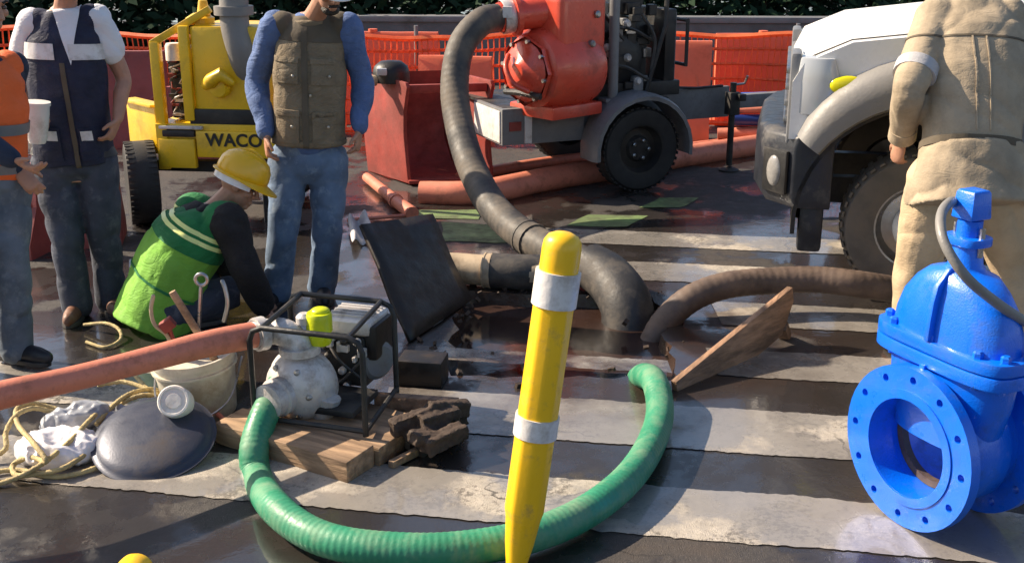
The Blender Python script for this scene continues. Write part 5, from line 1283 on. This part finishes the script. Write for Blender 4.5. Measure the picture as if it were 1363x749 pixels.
# 1. man in olive vest, blue sleeves, white hard hat; A = image left, B = image right
d3 = 6.25
J = dict(front=V((.18, -1, 0)).normalized(), shA=at(366, 34, d3), shB=at(462, 36, d3 + .04), elA=at(341, 108, d3 + .08), elB=at(483, 112, d3 + .08), wrA=at(355, 180, d3 - .10), wrB=at(478, 172, d3 - .02),
         hipA=at(384, 212, d3), hipB=at(438, 212, d3 + .03), knA=at(378, 298, d3 - .10), knB=at(436, 298, d3 - .02), anA=at(368, 384, d3 - .02), anB=at(429, 378, d3 + .06),
         head=at(438, -16, d3 - .19), hdir=V((.42, -.8, -.42)), toeA=V((-.25, -1, 0)), toeB=V((.25, -1, 0)), curlA=.9, curlB=.9, hdA=V((.05, -.2, -1)), hdB=V((-.1, -.1, -1)), palmA=V((1, .2, 0)), palmB=V((-1, .2, 0)))
p = person('man in olive khaki vest and blue sleeves with white hard hat looking down', J, dict(trousers=M_jean, shirt=M_blueshirt, vest=M_khakivest, vest_bottom=.13, shoe=M_shoe, hat=M_hatw, beard=True, loose=1.06, vestw=1.06, sleevew=1.05), 1)
v = p['vest']
for s0, s1 in ((-.155, -.035), (.035, .155)):
    k = cell(p, v, 'pocket', M_khakivest, .60, .78, s0, s1); cell(p, k, 'pocket_flap', M_khakivest, .75, .81, s0 - .004, s1 + .004, off=.002, thick=.004) if k else None
    k = cell(p, v, 'pocket', M_khakivest, .16, .40, s0, s1); cell(p, k, 'pocket_flap', M_khakivest, .36, .43, s0 - .004, s1 + .004, off=.002, thick=.004) if k else None
cell(p, v, 'zip_placket', M_trim, .13, 1.0, -.016, .016, thick=.004)
band(p, v, 'hem', M_khakivest, .13, .175); band(p, v, 'shoulder_yoke', M_trim, .90, 1.2, off=.002, thick=.003)
m = MB(); c = p['sc'] + p['up'] * .03; m.tube([c + V((math.cos(a) * .085, math.sin(a) * .075 - .02, .012 * math.sin(a))) for a in [2 * math.pi * k / 16 for k in range(16)]], .022, 8, close=True); m.build('collar', M_khakivest, p['T'], smooth=60)
for t_, s_ in ((.66, -.095), (.66, .10), (.29, -.095), (.29, .10), (.52, 0)):
    sd = (J['shB'] - J['shA']).normalized(); q = p['pc'] + (p['sc'] - p['pc']) * t_ + sd * s_ + J['front'] * .178
    m = MB(); m.lathe([(0, 0), (.009, 0), (.007, .005), (0, .006)], q, J['front'], 10); m.build('stud', M_steel, v)

# 2. man in navy vest with white bands, white tee
d1 = 6.0
J = dict(front=V((.25, -1, 0)).normalized(), shA=at(42, 30, d1), shB=at(129, 25, d1 + .06), elA=at(22, 105, d1 + .04), elB=at(164, 104, d1 + .10), wrA=at(40, 160, d1 - .16), wrB=at(157, 158, d1 - .03),
         hipA=at(70, 212, d1), hipB=at(128, 210, d1 + .03), knA=at(88, 312, d1 - .06), knB=at(138, 308, d1 + .04), anA=at(101, 402, d1 - .06), anB=at(148, 394, d1 + .08),
         head=at(90, -40, d1 - .06), hdir=V((.3, -.9, -.35)), toeA=V((.12, -1, 0)), toeB=V((.5, -1, 0)), curlA=.8, hdA=V((.55, -.3, -.2)), palmA=V((.3, -.5, .6)), hdB=V((-.35, -.35, -.9)), palmB=V((-1, .1, .2)), curlB=.8)
p = person('man in navy vest with white bands over a white shirt standing left', J, dict(trousers=M_jeandark, shirt=M_tee, sleeve=.5, sleevew=.95, vest=M_navy, vest_bottom=-.03, shoe=M_boot, loose=1.08, vestw=1.08), 2)
v = p['vest']; sd = (J['shB'] - J['shA']).normalized()
for s0, s1 in ((-.30, .015), (.085, .30)):
    cell(p, v, 'reflective_band', M_refl, .74, .85, s0, s1, thick=.004)
for s0, s1 in ((-.155, -.03), (.08, .135)):
    k = cell(p, v, 'pocket', M_navy, .02, .26, s0 - .01, s1 + .01); cell(p, v, 'reflective_band', M_refl, .17, .24, s0, s1, off=.012, thick=.003)
cell(p, v, 'zip_placket', M_trim, -.03, .72, .036, .060, thick=.004)
# open neck with the white shirt showing as a long V
fr = (J['front'] - p['up'] * J['front'].dot(p['up'])).normalized(); qa = p['pc'] + (p['sc'] - p['pc']) * .70 + sd * .048
patch(v, 'shirt_front', M_tee, [(qa, (sd * .97 - p['up'] * .23)), (qa, (-sd * .97 - p['up'] * .23)), (p['pc'], -fr), (p['pc'] + (p['sc'] - p['pc']) * 1.12, p['up'])], .003, .003)
band(p, p['trousers'], 'belt', M_black, .03, .09, off=.006)
# white container in his hand
q = at(49, 162, d1 - .27); t = thing('white_container', 'white plastic container held at the hip by the navy vest man', 'container', q - Z * .10)
m = MB(); m.lathe([(0, -.11), (.040, -.11), (.050, -.08), (.062, .04), (.064, .10), (.058, .102), (.056, .04), (.045, -.08), (0, -.09)], q, V((.1, 0, 1)), 24); m.build('shell', M_white, t, smooth=40)
m = MB(); m.lathe([(.062, .085), (.069, .085), (.069, .102), (.062, .102)], q, V((.1, 0, 1)), 24); m.build('rim', M_white, t, smooth=40)

# 3. worker in orange vest cut by the left edge
d0 = 5.2
J = dict(front=V((.75, -.65, 0)).normalized(), shA=at(-62, 88, d0 - .12), shB=at(14, 88, d0 + .10), elA=at(-45, 175, d0 - .25), elB=at(8, 178, d0 + .12), wrA=at(20, 212, d0 - .22), wrB=at(24, 225, d0 - .03),
         hipA=at(-50, 232, d0 - .08), hipB=at(8, 232, d0 + .05), knA=at(-40, 355, d0 - .14), knB=at(14, 352, d0), anA=at(-42, 480, d0 - .15), anB=at(22, 458, d0 + .03),
         head=at(-18, 5, d0 - .03), hdir=V((.8, -.5, -.3)), toeA=V((.6, -.8, 0)), toeB=V((.92, -.4, 0)), hdA=V((.7, -.2, -.35)), hdB=V((.55, -.25, -.6)), palmB=V((.2, .4, -.5)), curlB=.9, curlA=.9)
p = person('worker in orange vest with grey bands cut off by the left edge', J, dict(trousers=M_jeangrey, shirt=M_darkblue, vest=M_orange, vest_bottom=.0, shoe=M_shoe, loose=1.08), 3)
band(p, p['vest'], 'reflective_band', M_greysteel, .42, .52); band(p, p['vest'], 'reflective_band', M_greysteel, .06, .15)

# 4. kneeling worker in green vest, yellow hard hat, seen from behind
dk = 5.78
J = dict(front=V((.80, .60, -.1)).normalized(), shA=at(256, 280, dk + .30), shB=at(303, 294, dk - .06), elA=at(300, 345, dk + .40), elB=at(328, 362, dk - .08), wrA=at(345, 390, dk + .30), wrB=at(352, 410, dk + .05),
         hipA=at(205, 395, dk + .18), hipB=at(228, 412, dk - .10), knA=at(285, 370, dk + .42), knB=at(308, 388, dk + .12), anA=g(238, 412) + Z * .09, anB=g(252, 436) + Z * .09,
         head=at(319, 246, dk + .12), hdir=V((.85, .10, -.42)), hup=V((.2, .1, 1)), toeA=V((.85, .5, 0)), toeB=V((.85, .5, 0)), bow=V((-.10, -.10, .06)), hdA=V((.7, -.2, -.7)), hdB=V((.6, .1, -.8)), palmA=V((0, 0, -1)), palmB=V((0, 0, -1)))
p = person('worker in green vest and yellow hard hat squatting with his back turned', J, dict(trousers=M_jeandark, shirt=M_blackcloth, vest=M_greenvest, vest_bottom=-.30, shoe=M_shoe, hat=M_haty, hatband=M_hatw, hair=False, loose=1.05, girth=1.24, vestw=1.08, sleevew=1.3, vfold=.014), 4)
v = p['vest']; up = p['sc'] - p['pc']; n = p['up']; sd = (J['shB'] - J['shA']).normalized(); fr = (J['front'] - n * J['front'].dot(n)).normalized()
band(p, v, 'dark_green_yoke', M_greendark, .66, 1.5, off=.002, thick=.003)
band(p, v, 'reflective_band', M_yelstripe, .79, .83, off=.007); band(p, v, 'reflective_band', M_yelstripe, .86, .90, off=.007)
band(p, v, 'waist_seam', M_greendark, .22, .245, off=.002, thick=.004)

# 5. man in tan coverall bending over the valve, back turned
dm = 5.30
J = dict(front=V((-.05, 1, -.2)).normalized(), shA=at(1246, 22, dm + .30), shB=at(1340, 22, dm + .30), elA=at(1212, 114, dm + .02), elB=at(1352, 122, dm + .18), wrA=at(1200, 186, dm + .26), wrB=at(1325, 210, dm + .28),
         hipA=at(1248, 238, dm), hipB=at(1326, 238, dm), knA=at(1222, 348, dm + .06), knB=at(1346, 345, dm + .10), anA=at(1216, 455, dm + .0), anB=at(1372, 455, dm + .05),
         head=at(1290, -12, dm + .74), hdir=V((-.1, .75, -.75)), toeA=V((-.3, .9, 0)), toeB=V((.3, .9, 0)), hdA=V((-.1, .2, -1)), hdB=V((-.3, .3, -.8)), bow=V((0, -.14, .04)), curlA=.9, curlB=.9)
p = person('man in dusty tan coverall with his back turned behind the blue valve', J, dict(trousers=M_khaki, shirt=M_tanshade, shoe=M_boot, loose=1.38, girth=1.42, sleevew=1.25, tfold=.020, sfold=.009, coverall=True), 5)
band(p, p['shirt'], 'waist_belt', M_trim, .17, .215, off=.004)
cell(p, p['shirt'], 'yoke_seam', M_trim, .80, .812, -.3, .3, front=False, off=.001, thick=.003)
cell(p, p['shirt'], 'back_pleat', M_tanshade, .24, .80, -.035, -.028, front=False, off=.001, thick=.005)
cell(p, p['shirt'], 'back_pleat', M_tanshade, .24, .80, .028, .035, front=False, off=.001, thick=.005)
# 6. person in lime vest mostly out of frame at the right
dh = 5.72
J = dict(front=V((-.8, .5, 0)).normalized(), shA=at(1358, 40, dh - .05), shB=at(1425, 42, dh + .05), elA=at(1372, 120, dh - .12), elB=at(1450, 130, dh + .1), wrA=at(1364, 196, dh - .22), wrB=at(1420, 200, dh - .1),
         hipA=at(1375, 225, dh - .04), hipB=at(1425, 225, dh + .04), knA=at(1380, 320, dh - .05), knB=at(1430, 318, dh + .02), anA=at(1385, 412, dh), anB=at(1432, 408, dh + .06),
         head=at(1385, -32, dh), hdir=V((-.9, -.2, -.4)), toeA=V((-.9, .1, 0)), toeB=V((-.8, .4, 0)), hdA=V((-.25, -.1, -1)), curlA=.7)
p = person('person in lime hi-vis vest cut off by the right edge behind the coverall man', J, dict(trousers=M_jeandark, shirt=M_greysleeve, vest=M_hivis, vest_bottom=.3, shoe=M_shoe, hat=M_hatw, vestw=1.08), 6)
